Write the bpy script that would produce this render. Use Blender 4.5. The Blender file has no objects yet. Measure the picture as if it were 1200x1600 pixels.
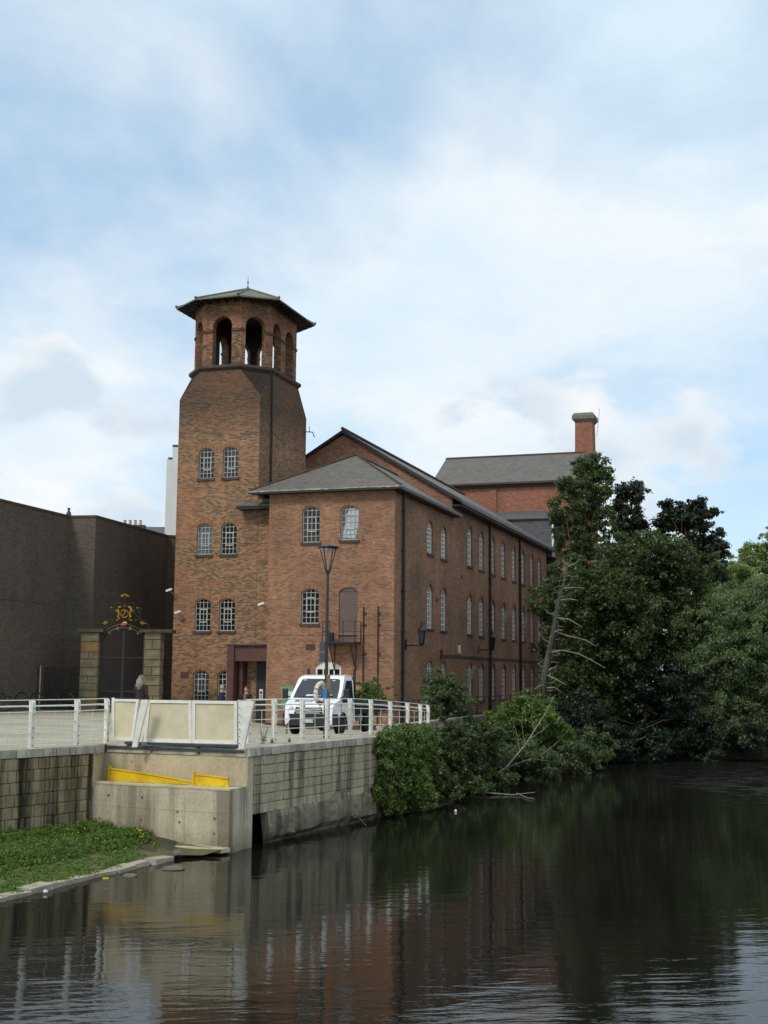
import bpy, bmesh, math, random
import numpy as np
from math import sin, cos, tan, pi, radians, sqrt, atan2
from mathutils import Vector, Matrix
from mathutils.geometry import tessellate_polygon, delaunay_2d_cdt
S = bpy.context.scene
COL = S.collection
rng = random.Random(7)

# ------------------------------------------------------------------ camera
CZ = 1.85
PITCH, ROLL, FPX = radians(7.32), radians(0.465), 1985.0
cam = bpy.data.cameras.new('camera')
camo = bpy.data.objects.new('camera', cam); COL.objects.link(camo); S.camera = camo
cam.sensor_fit = 'VERTICAL'; cam.sensor_height = 36.0; cam.sensor_width = 27.0
cam.lens = FPX * 36.0 / 1600.0
cam.clip_start = 0.1; cam.clip_end = 3000
_f = Vector((0, cos(PITCH), sin(PITCH))); _u = Vector((0, -sin(PITCH), cos(PITCH))); _r = Vector((1, 0, 0))
CR = _r * cos(ROLL) + _u * sin(ROLL); CU = _u * cos(ROLL) - _r * sin(ROLL)
M = Matrix((CR, CU, -_f)).transposed().to_4x4(); M.translation = (0, 0, CZ)
camo.matrix_world = M
S.render.resolution_x = 768; S.render.resolution_y = 1024

def at(px, py, Y):
    """world point at depth Y that the photograph shows at (px, py)"""
    r = CR * (px - 600) / FPX - CU * (py - 800) / FPX + _f
    return Vector((0, 0, CZ)) + r * (Y / r.y)

# ------------------------------------------------------------------ sky and sun
SUN_AZ, SUN_EL = atan2(-0.60, -0.80), radians(46)
w = bpy.data.worlds.new('World'); S.world = w; w.use_nodes = True
nt = w.node_tree; N = nt.nodes; L = nt.links; N.clear()
def nd(t, **k):
    n = N.new(t)
    for a, b in k.items(): setattr(n, a, b)
    return n
out = nd('ShaderNodeOutputWorld'); bg = nd('ShaderNodeBackground'); bg.inputs['Strength'].default_value = 0.1
sky = nd('ShaderNodeTexSky', sky_type='NISHITA', sun_disc=False, sun_elevation=SUN_EL, sun_rotation=SUN_AZ, altitude=60, air_density=1.0, dust_density=0.6, ozone_density=1.5)
tc = nd('ShaderNodeTexCoord'); sep = nd('ShaderNodeSeparateXYZ'); L.new(tc.outputs['Generated'], sep.inputs[0])
def mth(op, a, b=None, c=None, clamp=False):
    n = nd('ShaderNodeMath', operation=op, use_clamp=clamp)
    for i, v in enumerate((a, b, c)):
        if v is None: continue
        if isinstance(v, (int, float)): n.inputs[i].default_value = v
        else: L.new(v, n.inputs[i])
    return n.outputs[0]
zc = mth('MAXIMUM', sep.outputs[2], 0.0); zd = mth('ADD', zc, 0.34)
cv = nd('ShaderNodeCombineXYZ'); L.new(mth('DIVIDE', sep.outputs[0], zd), cv.inputs[0]); L.new(mth('DIVIDE', sep.outputs[1], zd), cv.inputs[1])
def wnoise(scale, detail, rough, off, dist=0.0):
    mp = nd('ShaderNodeMapping'); mp.inputs['Location'].default_value = off; L.new(cv.outputs[0], mp.inputs[0])
    n = nd('ShaderNodeTexNoise'); n.inputs['Scale'].default_value = scale; n.inputs['Detail'].default_value = detail
    n.inputs['Roughness'].default_value = rough; n.inputs['Distortion'].default_value = dist
    L.new(mp.outputs[0], n.inputs['Vector']); return n.outputs['Fac']
def wramp(v, stops):
    r = nd('ShaderNodeValToRGB'); e = r.color_ramp.elements
    while len(e) < len(stops): e.new(0.5)
    for q, (p, c) in zip(e, stops): q.position = p; q.color = c if len(c) == 4 else (*c, 1)
    L.new(v, r.inputs[0]); return r.outputs['Color']
def wmix(f, a, b):
    n = nd('ShaderNodeMix', data_type='RGBA'); L.new(f, n.inputs[0])
    for i, v in ((6, a), (7, b)):
        if isinstance(v, tuple): n.inputs[i].default_value = (*v, 1)
        else: L.new(v, n.inputs[i])
    return n.outputs[2]
g = lambda x: (x, x, x)
n1 = wnoise(1.45, 8, 0.54, (3.1, 0.4, 0.0), 0.2)
veil = wramp(n1, [(0.35, g(0)), (0.53, g(1))])
n2 = wnoise(2.6, 10, 0.57, (7.3, 2.2, 4.0), 0.3)
puff = wramp(n2, [(0.37, g(0)), (0.62, g(1))])
blue = nd('ShaderNodeMix', data_type='RGBA', blend_type='MULTIPLY'); blue.inputs[0].default_value = 1; L.new(sky.outputs[0], blue.inputs[6]); blue.inputs[7].default_value = (1.0, 1.0, 1.0, 1)
haze0 = wmix(mth('MULTIPLY', 1.0, 0.55), blue.outputs[2], (5.0, 6.9, 8.7))
cloudc = wmix(puff, (5.6, 6.8, 7.7), (7.3, 7.65, 7.85))
skyc = wmix(veil, haze0, cloudc)
# heaped clouds standing low all round the horizon, bright on top and grey beneath
def hnoise(off, scale, detail):
    mp = nd('ShaderNodeMapping'); mp.inputs['Scale'].default_value = (1, 1, 1.7); mp.inputs['Location'].default_value = off; L.new(tc.outputs['Generated'], mp.inputs[0])
    n = nd('ShaderNodeTexNoise'); n.inputs['Scale'].default_value = scale; n.inputs['Detail'].default_value = detail; n.inputs['Roughness'].default_value = .52; L.new(mp.outputs[0], n.inputs['Vector']); return n.outputs['Fac']
h1 = hnoise((9.4, 9.1, 0.2), 5.2, 9); h2 = hnoise((9.4, 9.1, 0.13), 5.2, 9)
low = mth('SUBTRACT', h1, mth('MULTIPLY', mth('MAXIMUM', mth('SUBTRACT', zc, 0.05), 0.0), 1.0))
heap = wramp(low, [(0.45, g(0)), (0.50, g(1))])
heapc = wramp(mth('ADD', mth('MULTIPLY', mth('SUBTRACT', h1, h2), 3.0), 0.5), [(0.2, (7.9, 7.95, 7.95)), (0.95, (5.2, 6.1, 6.9))])
skyc = wmix(heap, skyc, heapc)
L.new(skyc, bg.inputs['Color']); L.new(bg.outputs[0], out.inputs[0])

sl = bpy.data.lights.new('sun', 'SUN'); sl.energy = 1.5; sl.angle = radians(12); sl.color = (1.0, 0.95, 0.87)
so = bpy.data.objects.new('sun', sl); COL.objects.link(so); so.location = (-20, -30, 60)
sv = Vector((sin(SUN_AZ) * cos(SUN_EL), cos(SUN_AZ) * cos(SUN_EL), sin(SUN_EL)))
so.rotation_euler = (-sv).to_track_quat('-Z', 'Y').to_euler()
S.view_settings.view_transform = 'Standard'; S.view_settings.look = 'None'; S.view_settings.exposure = 0.35; S.view_settings.gamma = 1.0
S.view_settings.use_curve_mapping = False

# ------------------------------------------------------------------ materials
def srgb(h):
    v = [int(h[i:i + 2], 16) / 255 for i in (0, 2, 4)]
    return tuple(c / 12.92 if c <= .04045 else ((c + .055) / 1.055) ** 2.4 for c in v)
class NT:
    def __init__(s, name):
        s.m = bpy.data.materials.new(name); s.m.use_nodes = True
        s.t = s.m.node_tree; s.t.nodes.clear()
        s.o = s.n('ShaderNodeOutputMaterial'); s.b = s.n('ShaderNodeBsdfPrincipled'); s.l(s.b.outputs[0], s.o.inputs[0])
    def n(s, t, **k):
        q = s.t.nodes.new(t)
        for a, b in k.items(): setattr(q, a, b)
        return q
    def l(s, a, b): s.t.links.new(a, b)
    def vec(s, kind='uv', sc=(1, 1, 1), off=(0, 0, 0)):
        if kind == 'world': o = s.n('ShaderNodeNewGeometry').outputs['Position']
        else: o = s.n('ShaderNodeTexCoord').outputs['UV' if kind == 'uv' else 'Object']
        mp = s.n('ShaderNodeMapping'); mp.inputs['Scale'].default_value = sc; mp.inputs['Location'].default_value = off
        s.l(o, mp.inputs[0]); return mp.outputs[0]
    def noise(s, v, scale, detail=4, rough=.55, dist=0):
        q = s.n('ShaderNodeTexNoise'); q.inputs['Scale'].default_value = scale; q.inputs['Detail'].default_value = detail
        q.inputs['Roughness'].default_value = rough; q.inputs['Distortion'].default_value = dist
        s.l(v, q.inputs['Vector']); return q.outputs['Fac']
    def ramp(s, v, stops, interp='LINEAR'):
        r = s.n('ShaderNodeValToRGB'); e = r.color_ramp.elements; r.color_ramp.interpolation = interp
        while len(e) < len(stops): e.new(.5)
        for q, (p, c) in zip(e, stops):
            if isinstance(c, (int, float)): c = (c, c, c)
            q.position = p; q.color = (*c[:3], 1)
        s.l(v, r.inputs[0]); return r.outputs['Color']
    def mix(s, f, a, b, mode='MIX'):
        q = s.n('ShaderNodeMix', data_type='RGBA', blend_type=mode)
        if isinstance(f, (int, float)): q.inputs[0].default_value = f
        else: s.l(f, q.inputs[0])
        for i, v in ((6, a), (7, b)):
            if isinstance(v, (tuple, list)): q.inputs[i].default_value = (*v[:3], 1)
            else: s.l(v, q.inputs[i])
        return q.outputs[2]
    def math(s, op, a, b=0.0, clamp=False):
        q = s.n('ShaderNodeMath', operation=op, use_clamp=clamp)
        for i, v in enumerate((a, b)):
            if isinstance(v, (int, float)): q.inputs[i].default_value = v
            else: s.l(v, q.inputs[i])
        return q.outputs[0]
    def bump(s, h, st=.3, dist=.02):
        q = s.n('ShaderNodeBump'); q.inputs['Strength'].default_value = st; q.inputs['Distance'].default_value = dist
        s.l(h, q.inputs['Height']); s.l(q.outputs[0], s.b.inputs['Normal'])
    def col(s, c):
        if isinstance(c, tuple): s.b.inputs['Base Color'].default_value = (*c, 1)
        else: s.l(c, s.b.inputs['Base Color'])
    def rough(s, r, spec=None, metal=None):
        if isinstance(r, (int, float)): s.b.inputs['Roughness'].default_value = r
        else: s.l(r, s.b.inputs['Roughness'])
        if spec is not None: s.b.inputs['Specular IOR Level'].default_value = spec
        if metal is not None: s.b.inputs['Metallic'].default_value = metal

def simple(name, a, b=None, scale=3.0, rough=.6, metal=0.0, spec=.4, bump=0.0, bscale=30, kind='world', st=(1, 1, 1)):
    q = NT(name); a = srgb(a) if isinstance(a, str) else a
    b = a if b is None else (srgb(b) if isinstance(b, str) else b)
    v = q.vec(kind, st)
    q.col(q.ramp(q.noise(v, scale, 6, .6), [(.3, a), (.7, b)])); q.rough(rough, spec, metal)
    if bump: q.bump(q.noise(v, bscale, 4), bump)
    return q.m

def brick(name, cols, mortar, bw=.225, bh=.075, mort=.012, stain=.5, streak=.25, fleck=0.0, patch=None, seed=0.0, dark=0.0, lean_k=.85, soot=None):
    q = NT(name); v = q.vec('uv', off=(seed, seed, 0))
    bt = q.n('ShaderNodeTexBrick'); bt.inputs['Scale'].default_value = 1; bt.offset = .5
    bt.inputs['Brick Width'].default_value = bw; bt.inputs['Row Height'].default_value = bh; bt.inputs['Mortar Size'].default_value = mort; bt.inputs['Mortar Smooth'].default_value = .2
    bt.inputs['Color1'].default_value = (0, 0, 0, 1); bt.inputs['Color2'].default_value = (1, 1, 1, 1); bt.inputs['Mortar'].default_value = (.5, .5, .5, 1)
    q.l(v, bt.inputs['Vector'])
    n = len(cols)
    # every brick takes one of the colours; clusters of courses lean one way
    lean = q.noise(q.vec('uv', (.9, 2.6, 1), (seed * 3, 5, 0)), 1.0, 5, .6)
    fac = q.math('ADD', q.math('MULTIPLY', bt.outputs['Color'], .62 if lean_k > .6 else .78), q.math('MULTIPLY', q.math('SUBTRACT', lean, .31 if lean_k > .6 else .36), lean_k), True)
    base = q.ramp(fac, [(dark * (i > 0) + (1 - dark) * i / (n - 1) if i else 0.0, srgb(c)) for i, c in enumerate(cols)])
    if patch:
        pn = q.noise(q.vec('uv', (.16, .3, 1), (seed * 7 + 3, 1, 0)), 1.0, 4, .6)
        base = q.mix(q.ramp(pn, [(.5, 0), (.68, 1)]), base, q.mix(.6, base, srgb(patch)))
    base = q.mix(bt.outputs['Fac'], base, srgb(mortar))
    if fleck:
        fn = q.noise(q.vec('uv', (4.2, 11, 1), (seed, 2, 0)), 1.0, 1, .5)
        fm = q.noise(q.vec('uv', (.25, .7, 1), (seed, 9, 0)), 1.0, 3, .6)
        f2 = q.math('MULTIPLY', q.ramp(fn, [(.66, 0), (.72, 1)]), q.ramp(fm, [(.42, 0), (.62, fleck)]))
        base = q.mix(f2, base, srgb('cbbba6'))
    big = q.noise(q.vec('uv', (.3, .22, 1), (seed, 0, 0)), 1.0, 6, .62)
    base = q.mix(q.ramp(big, [(.38, stain), (.62, 0)]), base, (.035, .03, .025))
    st = q.noise(q.vec('uv', (1.7, .09, 1), (0, seed, 0)), 1.0, 4, .6)
    base = q.mix(q.ramp(st, [(.52, 0), (.75, streak)]), base, (.03, .027, .024))
    if soot:
        sz = q.n('ShaderNodeSeparateXYZ'); q.l(v, sz.inputs[0])
        sv_ = q.math('ADD', sz.outputs[1], q.math('MULTIPLY', q.math('SUBTRACT', q.noise(q.vec('uv', (1.1, .8, 1)), 1.0, 6, .7), .5), 2.6))
        lo_, hi_ = soot; base = q.mix(q.ramp(q.math('DIVIDE', q.math('SUBTRACT', sv_, lo_), hi_ - lo_, True), [(0, 0), (1, .62)]), base, (.03, .027, .024))
    q.col(base); q.rough(.9, .2)
    hh = q.math('ADD', q.math('MULTIPLY', bt.outputs['Fac'], -1.0), q.math('MULTIPLY', q.noise(v, 40, 3), .5))
    q.bump(hh, .6, .012)
    return q.m

def concrete(name, a, b, dark='3c3830', streak=.6, line=0.0, cap=.35, sx=2.4, rough=.85, moss=0.0):
    q = NT(name); v = q.vec('world')
    base = q.ramp(q.noise(v, 1.3, 8, .65), [(.3, srgb(a)), (.7, srgb(b))])
    base = q.mix(q.ramp(q.noise(v, 14, 5, .7), [(.42, .0), (.7, .3)]), base, srgb(dark))
    s1 = q.noise(q.vec('world', (sx, sx, .12)), 1.0, 4, .55)
    base = q.mix(q.ramp(s1, [(.47, 0), (.60, streak)]), base, srgb(dark))
    s2 = q.noise(q.vec('world', (sx * 2.3, sx * 2.3, .3), (4, 2, 0)), 1.0, 4, .6)
    base = q.mix(q.ramp(s2, [(.55, 0), (.72, streak * .5)]), base, srgb('5a5040'))
    if moss:
        # a damp green band that water leaves above its own line
        z = q.n('ShaderNodeSeparateXYZ'); q.l(v, z.inputs[0])
        zz = q.math('ADD', z.outputs[2], q.math('MULTIPLY', q.noise(v, 2.0, 5, .6), .9))
        base = q.mix(q.ramp(q.math('MULTIPLY', q.math('ADD', zz, 2.6), .5), [(.3, moss), (.62, 0)]), base, srgb('34352a'))
    q.col(base); q.rough(rough, .25); q.bump(q.noise(v, 26, 8, .7), .35, .012)
    return q.m

def slate(name, a, b, cw=.3, ch=.2, green=0.0):
    q = NT(name); v = q.vec('uv')
    bt = q.n('ShaderNodeTexBrick'); bt.inputs['Scale'].default_value = 1; bt.offset = .5
    bt.inputs['Brick Width'].default_value = cw; bt.inputs['Row Height'].default_value = ch; bt.inputs['Mortar Size'].default_value = .01
    bt.inputs['Color1'].default_value = (*srgb(a), 1); bt.inputs['Color2'].default_value = (*srgb(b), 1); bt.inputs['Mortar'].default_value = (.03, .03, .032, 1)
    q.l(v, bt.inputs['Vector'])
    base = q.mix(q.ramp(q.noise(v, .7, 7, .65), [(.35, 0), (.7, .5)]), bt.outputs['Color'], srgb('6d6a62'))
    base = q.mix(q.ramp(q.noise(q.vec('uv', (6, 3, 1)), 1.0, 3), [(.62, 0), (.72, .4)]), base, srgb('9a968a'))
    if green: base = q.mix(q.ramp(q.noise(v, 1.4, 6, .65), [(.35, 0), (.62, green)]), base, srgb('7a8052'))
    q.col(base); q.rough(.62, .4); q.bump(bt.outputs['Fac'], .5, -.02); return q.m

def leafmat(name, dark, light, trans=.35, gloss=.45):
    q = NT(name)
    at_ = q.n('ShaderNodeAttribute', attribute_name='tint')
    c = q.ramp(at_.outputs['Fac'], [(.0, srgb(dark)), (.75, srgb(light)), (1.0, tuple(min(1, x * 1.5) for x in srgb(light)))])
    q.col(c); q.rough(gloss, .35)
    tr = q.n('ShaderNodeBsdfTranslucent'); q.l(q.mix(.5, c, (.25, .35, .03), 'MIX'), tr.inputs['Color'])
    mx = q.n('ShaderNodeMixShader'); mx.inputs[0].default_value = trans
    q.l(q.b.outputs[0], mx.inputs[1]); q.l(tr.outputs[0], mx.inputs[2]); q.l(mx.outputs[0], q.o.inputs[0])
    return q.m

MT = {}
MT['brick'] = brick('red_brick', ['644a3d', '8f5d46', 'a66f52', 'b37d5d', 'bf9574'], '978671', stain=.36, streak=.22, fleck=.75, patch='6a5042')
MT['tbrick'] = brick('mottled_brick', ['483830', '795745', '966a4d', 'a97c58', 'b48d6b'], '95846b', bw=.23, bh=.08, stain=.22, streak=.2, fleck=.3, patch='b86c4c', seed=3.3, dark=.08, lean_k=.5, soot=(18.1, 20.3))
MT['bbrick'] = brick('belfry_brick', ['332a25', '6c4c39', '966346', 'ad7751', 'bb9068'], '8a7a64', bw=.23, bh=.08, stain=.45, streak=.4, fleck=.2, patch='b0664a', seed=6.3, dark=.1, lean_k=.5)
MT['fbrick'] = brick('bright_brick', ['7c4a3c', '995443', 'a76450', 'b67a62'], '8b7868', stain=.25, streak=.2, fleck=.9, seed=8.1)
MT['dbrick'] = brick('dark_brick', ['534b43', '5f554b', '6c6156', '776b5f'], '60574e', bw=.215, bh=.07, stain=.22, streak=.15, seed=5.7)
MT['archb'] = brick('arch_brick', ['6d4a36', '9a6a48', 'b8865c'], '7a6a58', bw=.08, bh=.3, stain=.2, streak=.1, seed=1.7)
MT['slate'] = slate('slate', '57524c', '6c665d')
MT['slate_green'] = slate('mossy_slate', '55544c', '6a675c', green=.38)
MT['slate_wall'] = slate('slate_hanging', '4a4b50', '585a60', .4, .22)
MT['stone_dark'] = simple('soot_and_shade_stone', '3b342e', '57493e', 4, .85, bump=.3)  # sooty stone; on the belfry's inner faces its darkness stands for shade
MT['stone_grey'] = simple('lichened_stone', '5d5a52', '7d786c', 4, .9, bump=.3)
MT['iron'] = simple('black_iron', '17171a', '24242a', 6, .5, spec=.5)
MT['lamp_grey'] = simple('dark_grey_paint', '232425', '2e2f30', 3, .45, spec=.5)
MT['brown_paint'] = simple('brown_paint', '5b4a44', '6a5851', 2, .55)
MT['portal'] = simple('rust_brown_steel', '4b302a', '5e3f37', 1.5, .6)
MT['white'] = simple('white_paint', 'e9e7dd', 'd5d2c4', 5, .45, bump=.05)
MT['bar'] = simple('window_paint', 'bcbbb2', 'a5a398', 8, .5)
MT['bar_white'] = simple('white_window_paint', 'ecebe4', 'dddbd2', 8, .5)
MT['vanwhite'] = simple('van_white', 'ecedef', 'e4e5e8', 1, .22, spec=.6)
MT['black'] = simple('black_plastic', '1d1e20', '292a2c', 8, .55)
MT['rubber'] = simple('rubber', '141414', '222222', 8, .8)
MT['steel'] = simple('galvanised_steel', '8d8f90', 'a9abab', 6, .4, metal=.6)
MT['dsteel'] = simple('dark_steel', '3a3c42', '4c4e55', 5, .5, metal=.3)
MT['yellow'] = simple('yellow_paint', 'ecca16', 'c79c12', 1.6, .5, bump=.08)
MT['gold'] = simple('gilding', 'cda536', '9a781f', 8, .4, metal=.5)
MT['soil'] = simple('damp_soil', '2e2a20', '4a4433', 1.2, .95, bump=.6, bscale=8)
MT['mud'] = simple('mossy_mud', '4b4a2c', '665f3e', 1.6, .9, bump=.5, bscale=12)
MT['bark'] = simple('bark', '3b3428', '57503f', 2, .9, bump=.8, bscale=14, st=(2, 2, .4))
MT['deadwood'] = simple('weathered_dead_wood', '5c5a4c', '8a8877', 3, .85, bump=.5, bscale=20, st=(2, 2, .5))
MT['deadtrunk'] = simple('grey_dead_bark', '35342c', '5a584a', 2, .9, bump=.8, bscale=14, st=(2, 2, .5))
MT['wallconc'] = concrete('wall_stone', '837759', 'a89b7b', '221c14', .95, sx=2.9)
MT['wallconc2'] = concrete('river_wall_stone', 'a59a80', 'bfb498', '3a3226', .75, sx=2.4)
MT['joint'] = concrete('mortar_joint', '6a614f', '7d735f', '26231e', .8)
MT['conc'] = concrete('cast_concrete', 'b5aa90', 'cbc1a8', '4c4534', .6, sx=1.7, moss=.6)
MT['conc_wall'] = concrete('recess_concrete', 'b5a587', 'c9bb9c', '5c5446', .45, sx=1.2)
MT['rough_base'] = concrete('old_concrete', '7b7360', '9a917c', '2e2c22', .6, sx=3, moss=.7)
MT['coping'] = concrete('coping_stone', 'a9a393', 'bcb7a8', '5a564b', .4, sx=3)
MT['footing'] = concrete('footing_concrete', 'b7ad88', 'cfc6a2', '6c644c', .25)
MT['pillar'] = simple('gritstone', '59513f', '857a60', 1.7, .9, bump=.5, bscale=18)
MT['pillar2'] = simple('ochre_gritstone', '6f5a38', '8d7146', 1.7, .9, bump=.5, bscale=18)
MT['edge_stone'] = simple('edging_stone', '8b8371', 'aaa28f', 3, .9, bump=.6, bscale=14)
MT['paleclad'] = simple('pale_cladding', 'd9d9d5', 'd0d0cc', .6, .5)
MT['rock'] = simple('wet_rock', '4f493d', '6d6656', 4, .6, bump=.5)
MT['skin'] = simple('skin', 'c49a84', 'b98a74', 10, .5)
MT['navy'] = simple('navy_cloth', '23283a', '2b3046', 8, .9)
MT['maroon'] = simple('maroon_cloth', '2c2024', '3a282d', 8, .9)
MT['blackcloth'] = simple('black_cloth', '1f1d22', '2c2a30', 8, .9)
MT['checked'] = simple('patterned_shirt', '8c7a6c', '4d3d38', 40, .9)
MT['trousers'] = simple('grey_trousers', '3c3a3a', '4a4848', 8, .9)
MT['greyhair'] = simple('grey_hair', '968e82', '756d62', 20, .7)
MT['brownhair'] = simple('short_dark_hair', '3a2e28', '4a3c34', 20, .7)
MT['ring_red'] = simple('ring_red', 'b8402f', 'a83a2a', 5, .5)
MT['ring_cream'] = simple('ring_cream', 'e6ddcc', 'd4c9b4', 5, .5)
MT['board_blue'] = simple('board_blue', '3b78b8', '3b78b8', 5, .5)
MT['wood'] = simple('timber', '8a7850', '6f5f3d', 4, .8, st=(4, 4, .6))
MT['sign_dark'] = simple('sign_slate', '43464c', '4b4e55', 3, .5)
MT['paper'] = simple('paper', 'd8dad6', 'c9ccc8', 5, .7)
MT['plate'] = simple('plate_white', 'dcdccf', 'd4d4c8', 5, .5)
MT['ink'] = simple('black_ink', '141416', '1a1a1c', 5, .6)
MT['blueink'] = simple('navy_lettering', '252f7a', '2c3688', 5, .5)
MT['euro'] = simple('euro_blue', '2140a8', '2140a8', 5, .5)
MT['greenink'] = simple('sign_green', '5c8a5c', '70a070', 5, .6)
MT['pink'] = simple('sign_rose', 'b5524a', 'c26a55', 6, .6)
MT['indicator'] = simple('orange_lens', 'c86a20', 'c86a20', 6, .3)
MT['chrome'] = simple('lamp_lens', 'b9bec4', 'd4d8dc', 9, .15, metal=.4)
MT['curtain'] = simple('pale_blind', 'b8bec4', '9aa2aa', 3, .8)
q = NT('dark_glass'); q.col(q.ramp(q.noise(q.vec('world'), .8, 3), [(.35, srgb('121416')), (.7, srgb('262a2d'))])); q.rough(.1, .12); MT['glass'] = q.m
q = NT('sky_painted_glass'); q.col(q.ramp(q.noise(q.vec('world'), .9, 3), [(.35, srgb('33383c')), (.7, srgb('7c868d'))])); q.rough(.12, .8); MT['glass_pale'] = q.m  # pale grey base colour paints reflected sky into the pane
q = NT('windscreen'); q.col(srgb('2b3236')); q.rough(.06, .7); MT['windscreen'] = q.m
q = NT('dim_sky_painted_glass'); q.col(q.ramp(q.noise(q.vec('world'), 1.3, 3), [(.35, srgb('3c4448')), (.7, srgb('6a757c'))])); q.rough(.1, .8); MT['glass_sky'] = q.m  # sky reflection painted into the base colour of some panes
q = NT('grey_glass'); q.col(q.ramp(q.noise(q.vec('world'), 1.1, 3), [(.35, srgb('1c2022')), (.7, srgb('42494d'))])); q.rough(.12, .3); MT['glass_mid'] = q.m
# dusty panes of the flood barrier: light passes, dirt scatters it
q = NT('dusty_glass'); v = q.vec('world')
dn = q.ramp(q.noise(v, 1.5, 6, .6), [(.3, .62), (.7, .82)])
q.col(q.ramp(q.noise(v, 2.5, 5), [(.3, srgb('d8cba6')), (.7, srgb('e8dec2'))])); q.rough(.25, .5)
tr = q.n('ShaderNodeBsdfTransparent'); tr.inputs[0].default_value = (.86, .88, .82, 1); mx = q.n('ShaderNodeMixShader')
q.l(dn, mx.inputs[0]); q.l(tr.outputs[0], mx.inputs[1]); q.l(q.b.outputs[0], mx.inputs[2]); q.l(mx.outputs[0], q.o.inputs[0]); MT['dusty'] = q.m
# plaza paving
q = NT('paving'); v = q.vec('world')
pv = q.n('ShaderNodeTexBrick'); pv.inputs['Scale'].default_value = 1; pv.inputs['Brick Width'].default_value = .6; pv.inputs['Row Height'].default_value = .4; pv.inputs['Mortar Size'].default_value = .012
pv.inputs['Color1'].default_value = (*srgb('aaa38e'), 1); pv.inputs['Color2'].default_value = (*srgb('bbb5a2'), 1); pv.inputs['Mortar'].default_value = (*srgb('7c7566'), 1); q.l(v, pv.inputs['Vector'])
base = q.mix(q.ramp(q.noise(q.vec('world', (.12, .7, 1)), 1.0, 6, .65), [(.4, 0), (.68, .6)]), pv.outputs['Color'], srgb('7d7766'))
base = q.mix(q.ramp(q.noise(v, 3, 6, .6), [(.45, 0), (.75, .3)]), base, srgb('8f8b78'))
q.col(base); q.rough(.85, .3); q.bump(pv.outputs['Fac'], .2, -.01); MT['paving'] = q.m
# water
q = NT('river_water')
q.col(q.ramp(q.noise(q.vec('world'), .15, 3), [(.3, (.006, .007, .005)), (.7, (.012, .011, .008))])); q.rough(.02, .28); q.b.inputs['IOR'].default_value = 1.33
rt_ = q.n('ShaderNodeVectorRotate', rotation_type='Z_AXIS'); rt_.inputs['Angle'].default_value = radians(-9); q.l(q.vec('world'), rt_.inputs[0]); rm_ = q.n('ShaderNodeMapping'); rm_.inputs['Scale'].default_value = (.75, 2.6, 1); q.l(rt_.outputs[0], rm_.inputs[0])
a = q.noise(rm_.outputs[0], 1.0, 2, .5, .5)
b = q.noise(q.vec('world', (2.6, 8.0, 1), (3, 1, 0)), 1.0, 3, .6, .2)
c = q.noise(q.vec('world', (.06, .05, 1), (3.7, .35, 0)), 1.0, 2, .5)
# wind ruffles the near water and a patch far out; the pool under the walls lies calmer
wp_ = q.n('ShaderNodeSeparateXYZ'); q.l(q.vec('world'), wp_.inputs[0])
near = q.math('MULTIPLY', q.math('SUBTRACT', 25.0, q.math('ADD', wp_.outputs[1], q.math('MULTIPLY', c, 6.0))), .16, True)
farp = q.math('MULTIPLY', q.math('MULTIPLY', q.math('SUBTRACT', q.math('ADD', wp_.outputs[0], q.math('MULTIPLY', c, 8.0)), 14.5), .3, True), q.math('MULTIPLY', q.math('SUBTRACT', wp_.outputs[1], 40.0), .1, True))
amp = q.math('ADD', .42, q.math('ADD', q.math('MULTIPLY', near, .34), q.math('MULTIPLY', farp, 4.0)))
h = q.math('MULTIPLY', q.math('ADD', a, q.math('MULTIPLY', b, .27)), amp)
q.rough(q.math('ADD', .02, q.math('MULTIPLY', farp, q.math('MULTIPLY', q.ramp(q.noise(q.vec('world', (1.3, 1.7, 1)), 1.0, 3, .6), [(.40, 0), (.62, 1)]), .62)))); q.bump(h, .27, .05); MT['water'] = q.m

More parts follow.
